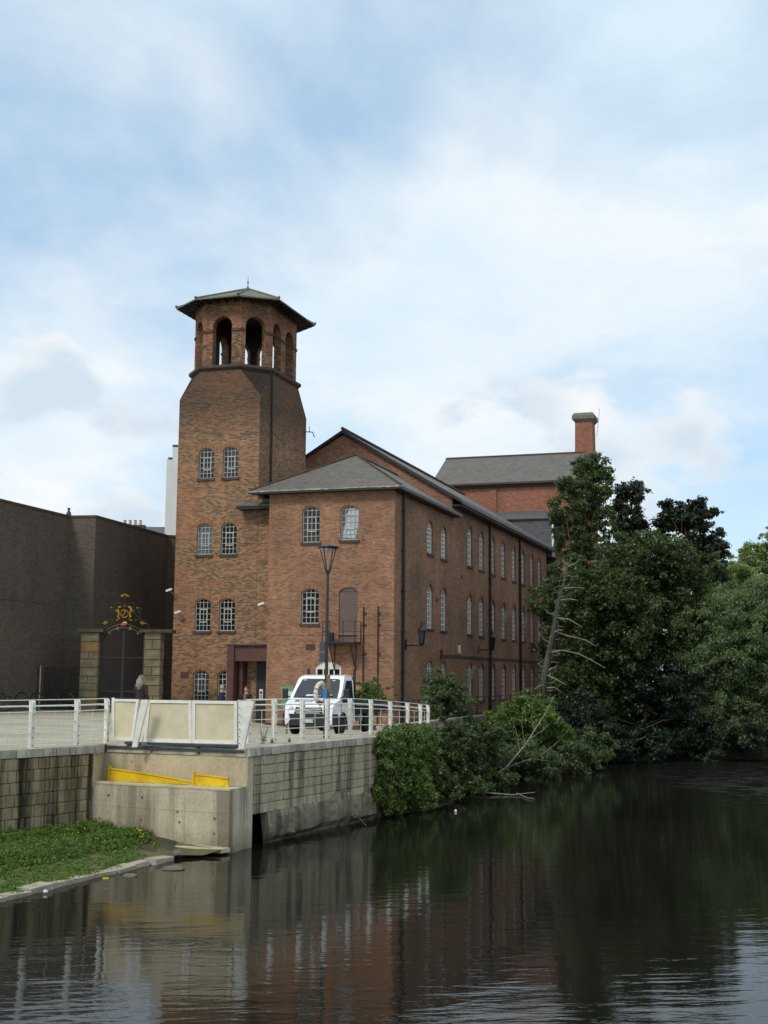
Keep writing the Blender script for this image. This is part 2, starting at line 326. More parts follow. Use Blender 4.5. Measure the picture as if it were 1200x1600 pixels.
# ------------------------------------------------------------------ mesh helpers
class MB:
    def __init__(s): s.v = []; s.f = []
    def add(s, vs, fs):
        k = len(s.v); s.v += [tuple(map(float, p)) for p in vs]; s.f += [tuple(i + k for i in f) for f in fs]; return s
    def box(s, x0, x1, y0, y1, z0, z1):
        return s.add([(x0, y0, z0), (x1, y0, z0), (x1, y1, z0), (x0, y1, z0), (x0, y0, z1), (x1, y0, z1), (x1, y1, z1), (x0, y1, z1)],
                     [(0, 3, 2, 1), (4, 5, 6, 7), (0, 1, 5, 4), (1, 2, 6, 5), (2, 3, 7, 6), (3, 0, 4, 7)])
    def prism(s, poly, fn, a, b):
        """polygon (list of 2-D points, counter-clockwise) pushed from depth a to depth b; fn maps (p, q, depth) to 3-D"""
        n = len(poly)
        vs = [fn(p, q, a) for p, q in poly] + [fn(p, q, b) for p, q in poly]
        fs = [tuple(range(n))[::-1], tuple(range(n, 2 * n))] + [(i, (i + 1) % n, n + (i + 1) % n, n + i) for i in range(n)]
        return s.add(vs, fs)
    def tube(s, pts, r, n=6, caps=True):
        pts = [Vector(p) for p in pts]; rs = r if isinstance(r, (list, tuple)) else [r] * len(pts)
        rings = []; up = Vector((0, 0, 1))
        for i, p in enumerate(pts):
            d = (pts[min(i + 1, len(pts) - 1)] - pts[max(i - 1, 0)]).normalized()
            a = d.cross(up if abs(d.z) < .95 else Vector((1, 0, 0))).normalized(); b = d.cross(a)
            rings.append([p + (a * cos(2 * pi * j / n) + b * sin(2 * pi * j / n)) * rs[i] for j in range(n)])
        vs = [q for R_ in rings for q in R_]
        fs = [(i * n + j, i * n + (j + 1) % n, (i + 1) * n + (j + 1) % n, (i + 1) * n + j) for i in range(len(pts) - 1) for j in range(n)]
        if caps: fs += [tuple(range(n))[::-1], tuple(range((len(pts) - 1) * n, len(pts) * n))]
        return s.add(vs, fs)
    def lathe(s, prof, n=12, c=(0, 0, 0), rot=0):
        vs = [(c[0] + r * cos(2 * pi * j / n + rot), c[1] + r * sin(2 * pi * j / n + rot), c[2] + z) for r, z in prof for j in range(n)]
        fs = [(i * n + j, i * n + (j + 1) % n, (i + 1) * n + (j + 1) % n, (i + 1) * n + j) for i in range(len(prof) - 1) for j in range(n)]
        fs += [tuple(range(n))[::-1], tuple(range((len(prof) - 1) * n, len(prof) * n))]
        return s.add(vs, fs)
    def ball(s, c, rx, ry=None, rz=None, n=8, m=5):
        ry = ry or rx; rz = rz or rx
        vs = [(c[0], c[1], c[2] - rz)]
        for i in range(1, m):
            t = -pi / 2 + pi * i / m
            vs += [(c[0] + rx * cos(t) * cos(2 * pi * j / n), c[1] + ry * cos(t) * sin(2 * pi * j / n), c[2] + rz * sin(t)) for j in range(n)]
        vs.append((c[0], c[1], c[2] + rz)); T = len(vs) - 1
        fs = [(0, 1 + (j + 1) % n, 1 + j) for j in range(n)] + [(T, 1 + (m - 2) * n + j, 1 + (m - 2) * n + (j + 1) % n) for j in range(n)]
        fs += [(1 + i * n + j, 1 + i * n + (j + 1) % n, 1 + (i + 1) * n + (j + 1) % n, 1 + (i + 1) * n + j) for i in range(m - 2) for j in range(n)]
        return s.add(vs, fs)
    def ring(s, c, R_, r, ax=(0, 1, 0), n=16, m=6, a0=0, a1=2 * pi, el=1.0):
        ax = Vector(ax).normalized(); e1 = ax.cross(Vector((0, 0, 1)))
        e1 = e1.normalized() if e1.length > .01 else Vector((1, 0, 0)); e2 = e1.cross(ax).normalized()
        if e2.z < 0: e2 = -e2
        full = abs(a1 - a0 - 2 * pi) < 1e-6
        k = n if full else n + 1
        pts = [Vector(c) + e1 * R_ * cos(a0 + (a1 - a0) * i / n) + e2 * R_ * el * sin(a0 + (a1 - a0) * i / n) for i in range(k)]
        if full: pts.append(pts[0])
        return s.tube(pts, r, m, caps=not full)
    def panel(s, outer, holes, fn, depth, back=False):
        """flat wall with holes: outer and holes are (p, q) loops; reveals run 'depth' inwards; fn(p, q, d)"""
        loops = [[Vector((p, q, 0)) for p, q in lp] for lp in [outer] + holes]
        flat = [p for lp in loops for p in lp]
        tri = tessellate_polygon(loops)
        n0 = Vector(fn(1, 0, 0)) - Vector(fn(0, 0, 0)); n1 = Vector(fn(0, 1, 0)) - Vector(fn(0, 0, 0)); nin = Vector(fn(0, 0, 1)) - Vector(fn(0, 0, 0))
        fs = []
        for t in tri:
            a, b, c = (flat[i] for i in t); area = (b - a).cross(c - a).z
            if abs(area) < 1e-9: continue
            outward = n0.cross(n1).dot(nin) < 0
            fs.append(tuple(t) if (area > 0) == outward else tuple(t[::-1]))
        s.add([fn(p.x, p.y, 0) for p in flat], fs)
        if back: s.add([fn(p.x, p.y, depth) for p in flat], [f[::-1] for f in fs])
        for lp in holes:
            n = len(lp)
            s.add([fn(p, q, 0) for p, q in lp] + [fn(p, q, depth) for p, q in lp], [(i, (i + 1) % n, n + (i + 1) % n, n + i) for i in range(n)])
        return s
    def mesh(s, name, mat, smooth=False):
        me = bpy.data.meshes.new(name); me.from_pydata(s.v, [], s.f)
        if mat is not None: me.materials.append(MT[mat] if isinstance(mat, str) else mat)
        uv = me.uv_layers.new(name='UVMap'); n = len(me.loops); arr = np.zeros((n, 2), np.float32)
        co = np.array(s.v, np.float64)
        for p in me.polygons:
            nn = p.normal
            if abs(nn.z) > .98: t = Vector((1, 0, 0)); b = Vector((0, 1, 0))
            else: t = Vector((-nn.y, nn.x, 0)).normalized(); b = nn.cross(t)
            idx = list(p.vertices); c = co[idx]
            arr[p.loop_start:p.loop_start + p.loop_total, 0] = c @ np.array(t); arr[p.loop_start:p.loop_start + p.loop_total, 1] = c @ np.array(b)
        uv.data.foreach_set('uv', arr.ravel())
        if smooth: me.polygons.foreach_set('use_smooth', [True] * len(me.polygons))
        return me
    def build(s, name, mat, parent=None, smooth=False, **k):
        return link(name, s.mesh(name, mat, smooth), parent, **k)

    def split(s, name, mat, parent=None, smooth=False, **k):
        """one object for every connected piece"""
        par = list(range(len(s.v)))
        def fd(i):
            while par[i] != i: par[i] = par[par[i]]; i = par[i]
            return i
        for f in s.f:
            for i in f[1:]: par[fd(i)] = fd(f[0])
        grp = {}
        for f in s.f: grp.setdefault(fd(f[0]), []).append(f)
        for fs in grp.values():
            ids = sorted({i for f in fs for i in f}); mp_ = {j: i for i, j in enumerate(ids)}; m_ = MB(); m_.v = [s.v[j] for j in ids]; m_.f = [tuple(mp_[j] for j in f) for f in fs]
            m_.build(name, mat, parent, smooth, **k)
def link(name, data, parent=None, loc=(0, 0, 0), rot=(0, 0, 0), sc=None, **props):
    o = bpy.data.objects.new(name, data); COL.objects.link(o)
    if parent is not None: o.parent = parent
    o.location = loc; o.rotation_euler = rot
    if sc is not None: o.scale = sc
    for a, b in props.items(): o[a] = b
    return o
def thing(name, label, cat, loc=(0, 0, 0), rz=0.0, group=None):
    o = link(name, None, None, loc, (0, 0, rz)); o.empty_display_size = .3
    o['label'] = label; o['category'] = cat
    if group: o['group'] = group
    return o
def tag(o, label, cat, group=None):
    o['label'] = label; o['category'] = cat
    if group: o['group'] = group
    return o
def lerp(a, b, t): return a + (b - a) * t
def sstep(a, b, x):
    t = min(1, max(0, (x - a) / (b - a))); return t * t * (3 - 2 * t)

# ------------------------------------------------------------------ key points of the site
WATER = -2.4
AZ = radians(18.22); MP = Vector((0.53, 62.0, 0))                  # river corner of the mill and the turn of its walls
def mill(wv, uv_, z=0): return Vector((MP.x - cos(AZ) * wv + sin(AZ) * uv_, MP.y + sin(AZ) * wv + cos(AZ) * uv_, z))
def gz(x, y):                                                        # height of the plaza, falling towards the mill
    return -0.8 * sstep(36, 62, y) * sstep(-14, -3, x)
A0 = Vector((-11.5, 26.3, 0)); A1 = Vector((-7.32, 32.79, 0)); B0 = Vector((-3.33, 32.0, 0)); R1 = Vector((-0.33, 38.42, 0)); R2 = Vector((1.45, 44.6, 0)); R3 = Vector((1.75, 47.5, 0))
LB = Vector((-7.25, 33.7, 0))                                        # back left corner of the recess

# ------------------------------------------------------------------ ground, plaza, water
edge = [A0, A1, LB, B0, R1, R2, R3, mill(-1.9, -8), mill(-1.9, 0), mill(-1.9, 45)]
bound = edge + [Vector((20, 130, 0)), Vector((-60, 130, 0)), Vector((-60, 26.3, 0))]
pts = [Vector((p.x, p.y)) for p in bound]
nb = len(pts)
for yy in range(30, 128, 4):
    for xx in range(-56, 18, 4): pts.append(Vector((xx + .13, yy + .21)))
res = delaunay_2d_cdt(pts, [(i, (i + 1) % nb) for i in range(nb)], [list(range(nb))], 1, 1e-5)
m = MB(); m.add([(p.x, p.y, gz(p.x, p.y)) for p in res[0]], [tuple(f) for f in res[2]])
plaza = m.build('plaza', 'paving', kind='structure')
m = MB(); m.add([(-60, 4, WATER), (900, 4, WATER), (900, 900, WATER), (-60, 900, WATER), (-60, -60, WATER), (900, -60, WATER)], [(0, 1, 2, 3), (4, 5, 1, 0)])
m.build('river_water', 'water', kind='structure')
# one land sheet under everything, dipping below the river where the water stands
shore = [Vector(p) for p in ((-12, 18), (-8.2, 22.5), (-6.6, 26.5), (-5.0, 29.6), (-3.6, 31.5), (-3, 33), (-.2, 39), (1.0, 40.0), (2.6, 43), (3.9, 48), (6.0, 54.5), (8.4, 60), (12, 65.5), (20, 68.5), (34, 71), (80, 76), (300, 90))]
def shore_dist(x, y):
    best = 1e9; sgn = 1
    for a, b in zip(shore, shore[1:]):
        ab = b - a; t = max(0, min(1, ((x - a.x) * ab.x + (y - a.y) * ab.y) / ab.length_squared))
        dx, dy = x - a.x - ab.x * t, y - a.y - ab.y * t; d = sqrt(dx * dx + dy * dy)
        if d < best: best = d; sgn = 1 if ab.x * (y - a.y) - ab.y * (x - a.x) > 0 else -1
    return best * sgn
m = MB(); xs = [-400, -200, -90, -60] + list(np.arange(-40, 40.1, 1.25)) + [50, 65, 90, 140, 220, 400, 900]; ys = [-60, -20, 0, 10] + list(np.arange(16, 92, 1.25)) + [100, 115, 140, 180, 260, 400, 900]
def landz(x, y):
    d = shore_dist(x, y)
    if d < 0: return max(-4.0, WATER - .05 + d * .5)
    inland = -0.95 if x > -3 else -1.35
    z = WATER - .05 + (inland - WATER) * sstep(0, 4.5, d) + .1 * sin(x * 2.1 + y) * sstep(0, 1, d) * sstep(9, 3, d)
    if y < 36 and x < -3: z = min(z, -2.05)                           # the low grass shelf under the wall
    if x < -8 and y > 36 or (y > 46 and mill(-1.9, 0) and d > 8): z = min(z, -1.2)
    return z
m.add([(x, y, landz(x, y)) for y in ys for x in xs], [(j * len(xs) + i, j * len(xs) + i + 1, (j + 1) * len(xs) + i + 1, (j + 1) * len(xs) + i) for j in range(len(ys) - 1) for i in range(len(xs) - 1)])
m.build('ground', 'soil', kind='structure', smooth=True)

# ------------------------------------------------------------------ stone river walls, stone by stone
def stone_mesh(seed, mat, n='stone', ch=.05):
    r = random.Random(seed); m = MB(); vs = []
    for z in (-.5, .5):
        for x in (-.5, .5): vs.append((x + r.uniform(-.012, .012), .5, z + r.uniform(-.03, .03)))
    m_ = []
    for z in (-.5, .5):
        for x in (-.5, .5): m_.append((x, -.5 + .16, z))
    fr = [((.5 - ch * .6) * (1 if x > 0 else -1), -.5 + r.uniform(-.05, .08), (.5 - ch) * (1 if z > 0 else -1)) for z in (-.5, .5) for x in (-.5, .5)]
    vs = m_ + fr
    b = [(x, .5, z) for z in (-.5, .5) for x in (-.5, .5)]
    vs += b
    fs = [(4, 5, 7, 6)]
    for a, c in ((0, 1), (1, 3), (3, 2), (2, 0)): fs += [(a, c, c + 4, a + 4), (a + 8, c + 8, c, a)]
    m.add(vs, fs); return m.mesh(n, mat)
STM = {k: [stone_mesh(i, k) for i in range(6)] for k in ('wallconc', 'wallconc2', 'pillar', 'pillar2', 'coping', 'edge_stone')}
def course_wall(parent, a, b, z0, z1, rows, wid, mat, seed, depth=.14, gap=.012, skip=None):
    """dressed stones laid course by course on the face a-b, looking towards -normal; a is the left end seen from outside"""
    r = random.Random(seed); d = (b - a); Ln = d.length; d.normalize(); n = Vector((d.y, -d.x, 0)); ang = atan2(d.y, d.x); h = (z1 - z0) / rows
    for k in range(rows):
        s = -r.uniform(0, wid[0]) if k % 2 else 0.0
        while s < Ln - .02:
            wd = r.uniform(*wid); e = min(Ln, s + wd)
            if Ln - e < .12: e = Ln
            s_ = max(0, s)
            if e - s_ > .06:
                cz = z0 + (k + .5) * h; mid = a + d * ((s_ + e) / 2) + n * (r.uniform(-.006, .010) - depth / 2)
                if not (skip and skip((s_ + e) / 2, cz)):
                    link('stone', r.choice(STM[mat]), parent, (mid.x, mid.y, cz), (0, 0, ang + r.uniform(-.006, .006)), (e - s_ - gap * 1.7, depth, h - gap * .8))
            s = e
def slab_wall(m, a, b, z0, z1, t, back=0.0):
    d = (b - a).normalized(); n = Vector((d.y, -d.x, 0)); p = a - n * back; q_ = b - n * back; p2 = p - n * t; q2 = q_ - n * t
    m.add([(p.x, p.y, z0), (q_.x, q_.y, z0), (q2.x, q2.y, z0), (p2.x, p2.y, z0), (p.x, p.y, z1), (q_.x, q_.y, z1), (q2.x, q2.y, z1), (p2.x, p2.y, z1)],
          [(0, 3, 2, 1), (4, 5, 6, 7), (0, 1, 5, 4), (1, 2, 6, 5), (2, 3, 7, 6), (3, 0, 4, 7)])
def copings(parent, a, b, z1, h, wid, over, depth, seed, zf=None):
    r = random.Random(seed); d = (b - a); Ln = d.length; d.normalize(); n = Vector((d.y, -d.x, 0)); ang = atan2(d.y, d.x); k = max(1, round(Ln / wid)); st = Ln / k
    for i in range(k):
        mid = a + d * (st * (i + .5)) + n * (over - depth / 2)
        link('coping_stone', r.choice(STM['coping']), parent, (mid.x, mid.y, z1 - h / 2 + r.uniform(-.003, .003) + (zf(mid) if zf else 0)), (0, 0, ang), (st - .012, depth, h))

lw = thing('river_wall', 'dark streaked block wall above the grass shelf, below the open left railing', 'wall', (0, 0, 0))
m = MB(); slab_wall(m, A0, A1, -2.9, -.02, .5, .05); m.build('backing', 'joint', lw)
aa = A0 + (A1 - A0) * .12
course_wall(lw, aa, A1, -2.45, -.19, 8, (.24, .40), 'wallconc', 11)
copings(lw, aa, A1, .03, .215, .43, .035, .42, 3)
rw = thing('river_wall', 'pale block wall rising from the water below the van, right of the concrete box', 'wall', (0, 0, 0))
m = MB(); slab_wall(m, B0, R1, -1.62, -.02, .5, .05); slab_wall(m, R1, R2, -2.9, -.05, .5, .05); slab_wall(m, R2, R3, -2.9, -.12, .5, .05); m.build('backing', 'joint', rw)
course_wall(rw, B0 + (R1 - B0) * .045, R1, -1.62, -.19, 6, (.42, .72), 'wallconc2', 21)
course_wall(rw, R1, R2, -1.62, -.19, 6, (.42, .72), 'wallconc2', 22)
copings(rw, B0, R1, .03, .215, .55, .05, .5, 4)
copings(rw, R1, R2, .02, .215, .6, .05, .5, 5)
copings(rw, R2, R3, -.02, .215, .6, .05, .5, 6)
# the end pier of the wall beside the concrete box, running down to the water
d = (R1 - B0).normalized(); nn = Vector((d.y, -d.x, 0)); e = B0 + d * .28
m = MB(); slab_wall(m, B0 - nn * .0, e, -3.0, -.19, .45, -.004); m.build('end_pier', 'conc', rw)
# broken concrete footing below the stones
def footing():
    from mathutils import noise as mn
    m = MB(); Ltot = (R1 - B0).length; prof = []; NS = 150; k = 11
    for i in range(NS):
        t = i / (NS - 1); sd = t * (Ltot - 1.0 + (R2 - R1).length)
        if sd < Ltot - 1.0: p = B0 + d * (1.0 + sd); dd = d
        else: p = R1 + (R2 - R1).normalized() * (sd - Ltot + 1.0); dd = (R2 - R1).normalized()
        nn_ = Vector((dd.y, -dd.x, 0))
        zt = -1.62 + .17 * sstep(.08, .34, t) - .17 * sstep(.375, .395, t) + .12 * t + .05 * mn.noise(Vector((sd * 1.6, 0, 5))) + .025 * mn.noise(Vector((sd * 6, 2, 5)))
        row = [p - nn_ * .2 + Vector((0, 0, zt))]
        for j in range(1, k):
            f_ = (j - 1) / (k - 2); z = lerp(zt, -2.75, f_); o = .05 + .02 * f_ + .09 * mn.noise(Vector((sd * 1.1, z * 1.6, 1))) + .06 * mn.noise(Vector((sd * 3.4, z * 4.2, 7))) - .16 * sstep(-2.22, -2.36, z)
            if j == 1: o -= .04
            row.append(p + nn_ * o + Vector((0, 0, z + .03 * mn.noise(Vector((sd * 4, z * 5, 3))))))
        prof.append(row)
    m.add([q for row in prof for q in row], [(i * k + j, (i + 1) * k + j, (i + 1) * k + j + 1, i * k + j + 1) for i in range(NS - 1) for j in range(k - 1)] + [tuple(range(k))]); return m
footing().build('concrete_footing', 'rough_base', rw)
m = MB(); p0, p1 = B0 + d * .3 - nn * .75, B0 + d * 1.3 - nn * .75; slab_wall(m, p0, p1, -2.9, -1.62, .3); m.build('culvert_back', 'joint', rw)

# ------------------------------------------------------------------ concrete box, recess and what stands on it
fl, fr_, br = Vector((-7.36, 32.86, 0)), Vector((-3.64, 31.02, 0)), Vector((-3.335, 31.99, 0))
cb = thing('concrete_abutment', 'pale stained concrete box with a ledge below the glass flood barrier', 'concrete box', (0, 0, 0))
m = MB(); P = [fl, fr_, br, LB]; ztop = -.90
m.add([(p.x, p.y, -3) for p in P] + [(p.x, p.y, ztop) for p in P], [(4, 5, 6, 7), (0, 1, 5, 4), (1, 2, 6, 5), (2, 3, 7, 6), (3, 0, 4, 7)])
box_o = m.build('box', 'conc', cb)
# ledge lip, one formwork seam, tie holes
dd = (fr_ - fl).normalized(); bn = Vector((dd.y, -dd.x, 0))
m = MB()
for t0, t1 in ((0, 1),):
    a, b = fl + bn * .012, fr_ + bn * .012; slab_wall(m, a, b, ztop - .03, ztop + .018, .2)
m.build('ledge_lip', 'footing', cb)
m = MB(); slab_wall(m, fl + bn * .006, fr_ + bn * .006, -1.462, -1.45, .05); m.build('formwork_seam', 'conc', cb)
ths = MB()
for t, z in ((.13, -1.2), (.38, -1.75), (.64, -1.5), (.655, -1.74), (.9, -1.6), (.9, -1.95), (.38, -1.2)):
    p = fl.lerp(fr_, t) + bn * .004; c = Vector((p.x, p.y, z))
    ths.tube([c - bn * .02, c + bn * .003], .032, 8)
ths.split('tie_hole', 'joint', cb)
m = MB(); slab_wall(m, LB, B0 - Vector((.02, 0, 0)), -1.0, -.2, .4); slab_wall(m, A1 + Vector((.0, .02, 0)), LB, -1.0, -.2, .3); m.build('recess_wall', 'conc_wall', cb)
m = MB()
for t, z in ((.2, -.42), (.24, -.66), (.6, -.5)):
    p = LB.lerp(B0, t); c = Vector((p.x, p.y, z)); n_ = Vector(((B0 - LB).normalized().y, -(B0 - LB).normalized().x, 0)); m.tube([c - n_ * .02, c + n_ * .004], .025, 8)
m.split('tie_hole', 'joint', cb)
copings(cb, A1 + Vector((.05, .05, 0)), LB, .03, .23, .5, .02, .4, 8)
copings(cb, LB + Vector((.05, 0, 0)), B0, .03, .23, 1.3, .05, .45, 9)
m = MB(); P = [fl.lerp(fr_, .1) + bn * .62, fr_ + bn * .30 + dd * .0, fr_ + dd * .05, fl.lerp(fr_, .1)]
m.add([(p.x, p.y, -2.35) for p in P] + [(p.x, p.y, -2.25) for p in P], [(4, 5, 6, 7), (0, 1, 5, 4), (1, 2, 6, 5), (2, 3, 7, 6), (3, 0, 4, 7)]); m.build('base_slab', 'footing', cb)

# steel sill plates under the barrier
rd = (B0 - LB).normalized(); rn = Vector((rd.y, -rd.x, 0))
def on_recess(t, off=0, z=0): p = LB.lerp(B0, t) + rn * off; return Vector((p.x, p.y, z))
sp = thing('steel_sill', 'dark steel sill plates edging the coping under the glass barrier', 'steel plate', on_recess(.5, 0, .03)); o0 = sp.location.copy()
m = MB(); a, b = on_recess(.02, .07) - o0, on_recess(.985, .07) - o0; slab_wall(m, a, b, -.12, -.055, .06); m.build('lower_angle', 'dsteel', sp)
m = MB(); a, b = on_recess(.16, .10) - o0, on_recess(.93, .10) - o0; slab_wall(m, a, b, .004, .062, .3); m.build('upper_plate', 'dsteel', sp)

# yellow stop-log beams lying on the ledge
def beam(label, t0, t1, h0, h1, off, bend=0):
    o = thing('yellow_beam', label, 'steel beam', on_recess((t0 + t1) / 2, off, ztop), 0, 'yellow beams on the concrete ledge'); c = o.location
    m = MB(); n = 12
    for i in range(n):
        ta, tb = t0 + (t1 - t0) * i / n, t0 + (t1 - t0) * (i + 1) / n
        hs = [h0 + (h1 - h0) * (k / n) + bend * sin(pi * k / n) for k in (i, i + 1)]
        a, b = on_recess(ta, off) - c, on_recess(tb, off) - c
        a.z = b.z = 0
        r2 = rn * -.05
        m.add([(a.x, a.y, .003), (b.x, b.y, .003), (b.x, b.y, hs[1]), (a.x, a.y, hs[0]), (a.x + r2.x, a.y + r2.y, .003), (b.x + r2.x, b.y + r2.y, .003), (b.x + r2.x, b.y + r2.y, hs[1]), (a.x + r2.x, a.y + r2.y, hs[0])],
              [(0, 1, 2, 3), (7, 6, 5, 4)] + ([(4, 0, 3, 7)] if i == 0 else []) + ([(1, 5, 6, 2)] if i == n - 1 else []))
    m.build('web', 'yellow', o)
    m = MB()
    pts_ = []
    for i in range(n + 1):
        p = on_recess(t0 + (t1 - t0) * i / n, off - .02) - c; p.z = h0 + (h1 - h0) * i / n + bend * sin(pi * i / n); pts_.append(p)
    for p, q_ in zip(pts_, pts_[1:]):
        a = rn * .045
        m.add([p + a, q_ + a, q_ - a, p - a] + [v_ + Vector((0, 0, .022)) for v_ in (p + a, q_ + a, q_ - a, p - a)], [(0, 3, 2, 1), (4, 5, 6, 7), (0, 1, 5, 4), (2, 3, 7, 6)])
    m.build('top_flange', 'yellow', o)
    p = on_recess(t0 + .004, off + .03) - c; p.z = 0
    m = MB(); q_ = p + rd * .05
    slab_wall(m, Vector((p.x, p.y, 0)), Vector((q_.x, q_.y, 0)), .003, h0 + .07, .1); m.build('end_stop', 'yellow', o)
    if h1 > .1:
        p = on_recess(t1 - .03, off + .02) - c
        m = MB(); q_ = p + rd * .05; slab_wall(m, Vector((p.x, p.y, 0)), Vector((q_.x, q_.y, 0)), .003, h1 * .5, .06); m.build('lug', 'yellow', o)
    m = MB()
    for i in range(5):
        p = on_recess(t0 + (t1 - t0) * (i + .6) / 5.4, off + .005) - c
        if h0 + (h1 - h0) * (i + .6) / 5.4 > .06: m.tube([(p.x, p.y, .02), (p.x, p.y, .055)], .014, 6)
    m.split('bolt', 'yellow', o)
beam('long yellow beam tapering to the right on the concrete ledge', .075, .675, .30, .05, .26, .02)
beam('short yellow beam of even height at the right end of the ledge', .69, .93, .25, .19, .42, .02)

# ------------------------------------------------------------------ white river railings
def post_mesh():
    m = MB(); poly = [(-.045, 0), (.045, 0), (.055, 1.0), (.045, 1.10), (.0, 1.15), (-.045, 1.155), (-.075, 1.15), (-.055, .98)]
    m.prism(poly, lambda p, q, dd_: (dd_, -p, q), -.055, .055); return m.mesh('post', 'white')
PM = post_mesh()
BOLT = MB().tube([(0, 0, 0), (0, -.012, 0)], .016, 6).mesh('bolt', 'dsteel')
ARM = MB().box(-.035, .035, 0, .12, -.02, .02).mesh('handrail_arm', 'white')
def railing(label, pts, hts, end_rod=True):
    o = thing('river_railing', label, 'railing', pts[0], 0, 'white railings along the river wall'); c = o.location.copy()
    for i, p in enumerate(pts):
        nx = (pts[min(i + 1, len(pts) - 1)] - pts[max(0, i - 1)]); ang = atan2(nx.y, nx.x)
        ps = link('post', PM, o, p - c, (0, 0, ang), (1, 1, hts[i] / 1.15))
        for zb in (.06, .25, .48, .80, .95): link('bolt', BOLT, ps, (0, -.06, zb))
        link('handrail_arm', ARM, ps, (0, .03, .985))
    for z, r_, off in ((1.15, .013, 0), (1.0, .024, .10), (.86, .014, 0), (.61, .012, 0), (.35, .012, 0), (.10, .012, 0)):
        path = []
        for i, p in enumerate(pts):
            nx = (pts[min(i + 1, len(pts) - 1)] - pts[max(0, i - 1)]).normalized(); nrm = Vector((-nx.y, nx.x, 0))
            path.append(p - c + nrm * off + Vector((0, 0, z * hts[i] / 1.15)))
        MB().tube(path, r_, 6).build('handrail' if off else 'rail', 'white', o)
    for p, q_, h in zip(pts, pts[1:], hts):
        mid = (p + q_) / 2 - c; k = h / 1.15; MB().tube([mid + Vector((0, 0, .10 * k)), mid + Vector((0, 0, .86 * k))], .008, 5).build('rod', 'white', o)
    return o
ld = (A1 - A0).normalized(); ln_ = Vector((-ld.y, ld.x, 0))
lp = [Vector((-8.52, 31.3, 0)) + Vector((.80, 1.26, 0)) * k for k in (-3, -2, -1, 0, 1)] + [Vector((-7.28, 34.0, 0))]
for p in lp: p.z = .03
railing('white railing with open wires left of the glass flood barrier', lp, [1.15] * 6)
rp = [at(x, y, Y) for x, y, Y in ((388, 1164, 34.2), (428, 1162, 34.9), (472, 1158.8, 35.9), (511, 1156, 37.05), (547, 1153.5, 38.3), (579.5, 1150.5, 39.6), (610, 1146.5, 41.3), (637, 1143, 43.0), (657, 1140, 44.6), (669, 1138, 46.2))]
for i, p in enumerate(rp): p.z = .03 - .03 * max(0, i - 4)
railing('white railing curving along the wall top in front of the van', rp, [1.15, 1.15, 1.14, 1.13, 1.12, 1.10, 1.05, 1.0, .95, .92])

# ------------------------------------------------------------------ glass flood barrier
gb = thing('glass_barrier', 'white framed flood barrier of dusty glass panels between two flared plates', 'flood barrier', on_recess(.5, -.1, .03)); c0 = gb.location.copy()
def framed(name, corners, fw=.085):
    """framed pane in a tilted quad: bottom left, bottom right, top right, top left"""
    bl, br_, tr_, tl = [Vector(p) - c0 for p in corners]; dx = (br_ - bl).normalized(); up_ = (tl - bl).normalized(); n = dx.cross(up_).normalized()
    m = MB()
    def bar(a, b, inward):
        q4 = [a, b, b + inward, a + inward]; m.add([p + n * .035 for p in q4] + [p - n * .035 for p in q4], [(0, 1, 2, 3), (7, 6, 5, 4), (0, 4, 5, 1), (1, 5, 6, 2), (2, 6, 7, 3), (3, 7, 4, 0)])
    bar(bl, br_, up_ * fw); bar(tl - up_ * fw * .9, tr_ - up_ * fw * .9, up_ * fw * .9)
    bar(bl + up_ * fw * 1.01, bl + dx * fw + up_ * fw * 1.01, tl - bl - up_ * fw * 1.92); bar(br_ - dx * fw + up_ * fw * 1.01, br_ + up_ * fw * 1.01, tr_ - br_ - up_ * fw * 1.92)
    f = m.build('panel_frame', 'white', gb)
    i1, i2, i3, i4 = bl + (dx + up_) * fw, br_ + (up_ - dx) * fw, tr_ - (up_ + dx) * fw, tl + (dx - up_) * fw
    m = MB(); m.add([p + n * .006 for p in (i1, i2, i3, i4)] + [p - n * .006 for p in (i1, i2, i3, i4)], [(0, 1, 2, 3), (7, 6, 5, 4), (0, 4, 5, 1), (1, 5, 6, 2), (2, 6, 7, 3), (3, 7, 4, 0)]); m.build('glass_pane', 'dusty', f)
def gp(px, py, Y, z=None):
    p = at(px, py, Y)
    if z is not None: p.z = z
    return p
ZB, ZT = .10, 1.17
framed('panel', [gp(176, 1158, 34.0, ZB), gp(209, 1158, 33.75, ZB), gp(217, 1096, 33.75, ZT), gp(176, 1096, 34.0, ZT)], .07)
framed('panel', [gp(225, 1157, 33.2, ZB), gp(300.2, 1160, 32.85, ZB), gp(300.2, 1096, 32.85, ZT), gp(231, 1095, 33.2, ZT)])
framed('panel', [gp(301, 1160, 32.85, ZB), gp(371, 1161, 32.5, ZB), gp(371, 1097, 32.5, ZT), gp(301, 1096, 32.85, ZT)])
def fin(cs, n, mat='white'):
    m = MB(); cs = [Vector(p) - c0 for p in cs]; k = len(cs)
    m.add([p + n for p in cs] + [p - n for p in cs], [tuple(range(k)), tuple(range(k, 2 * k))[::-1]] + [(i, k + i, k + (i + 1) % k, (i + 1) % k) for i in range(k)]); return m.build('flared_plate', mat, gb)
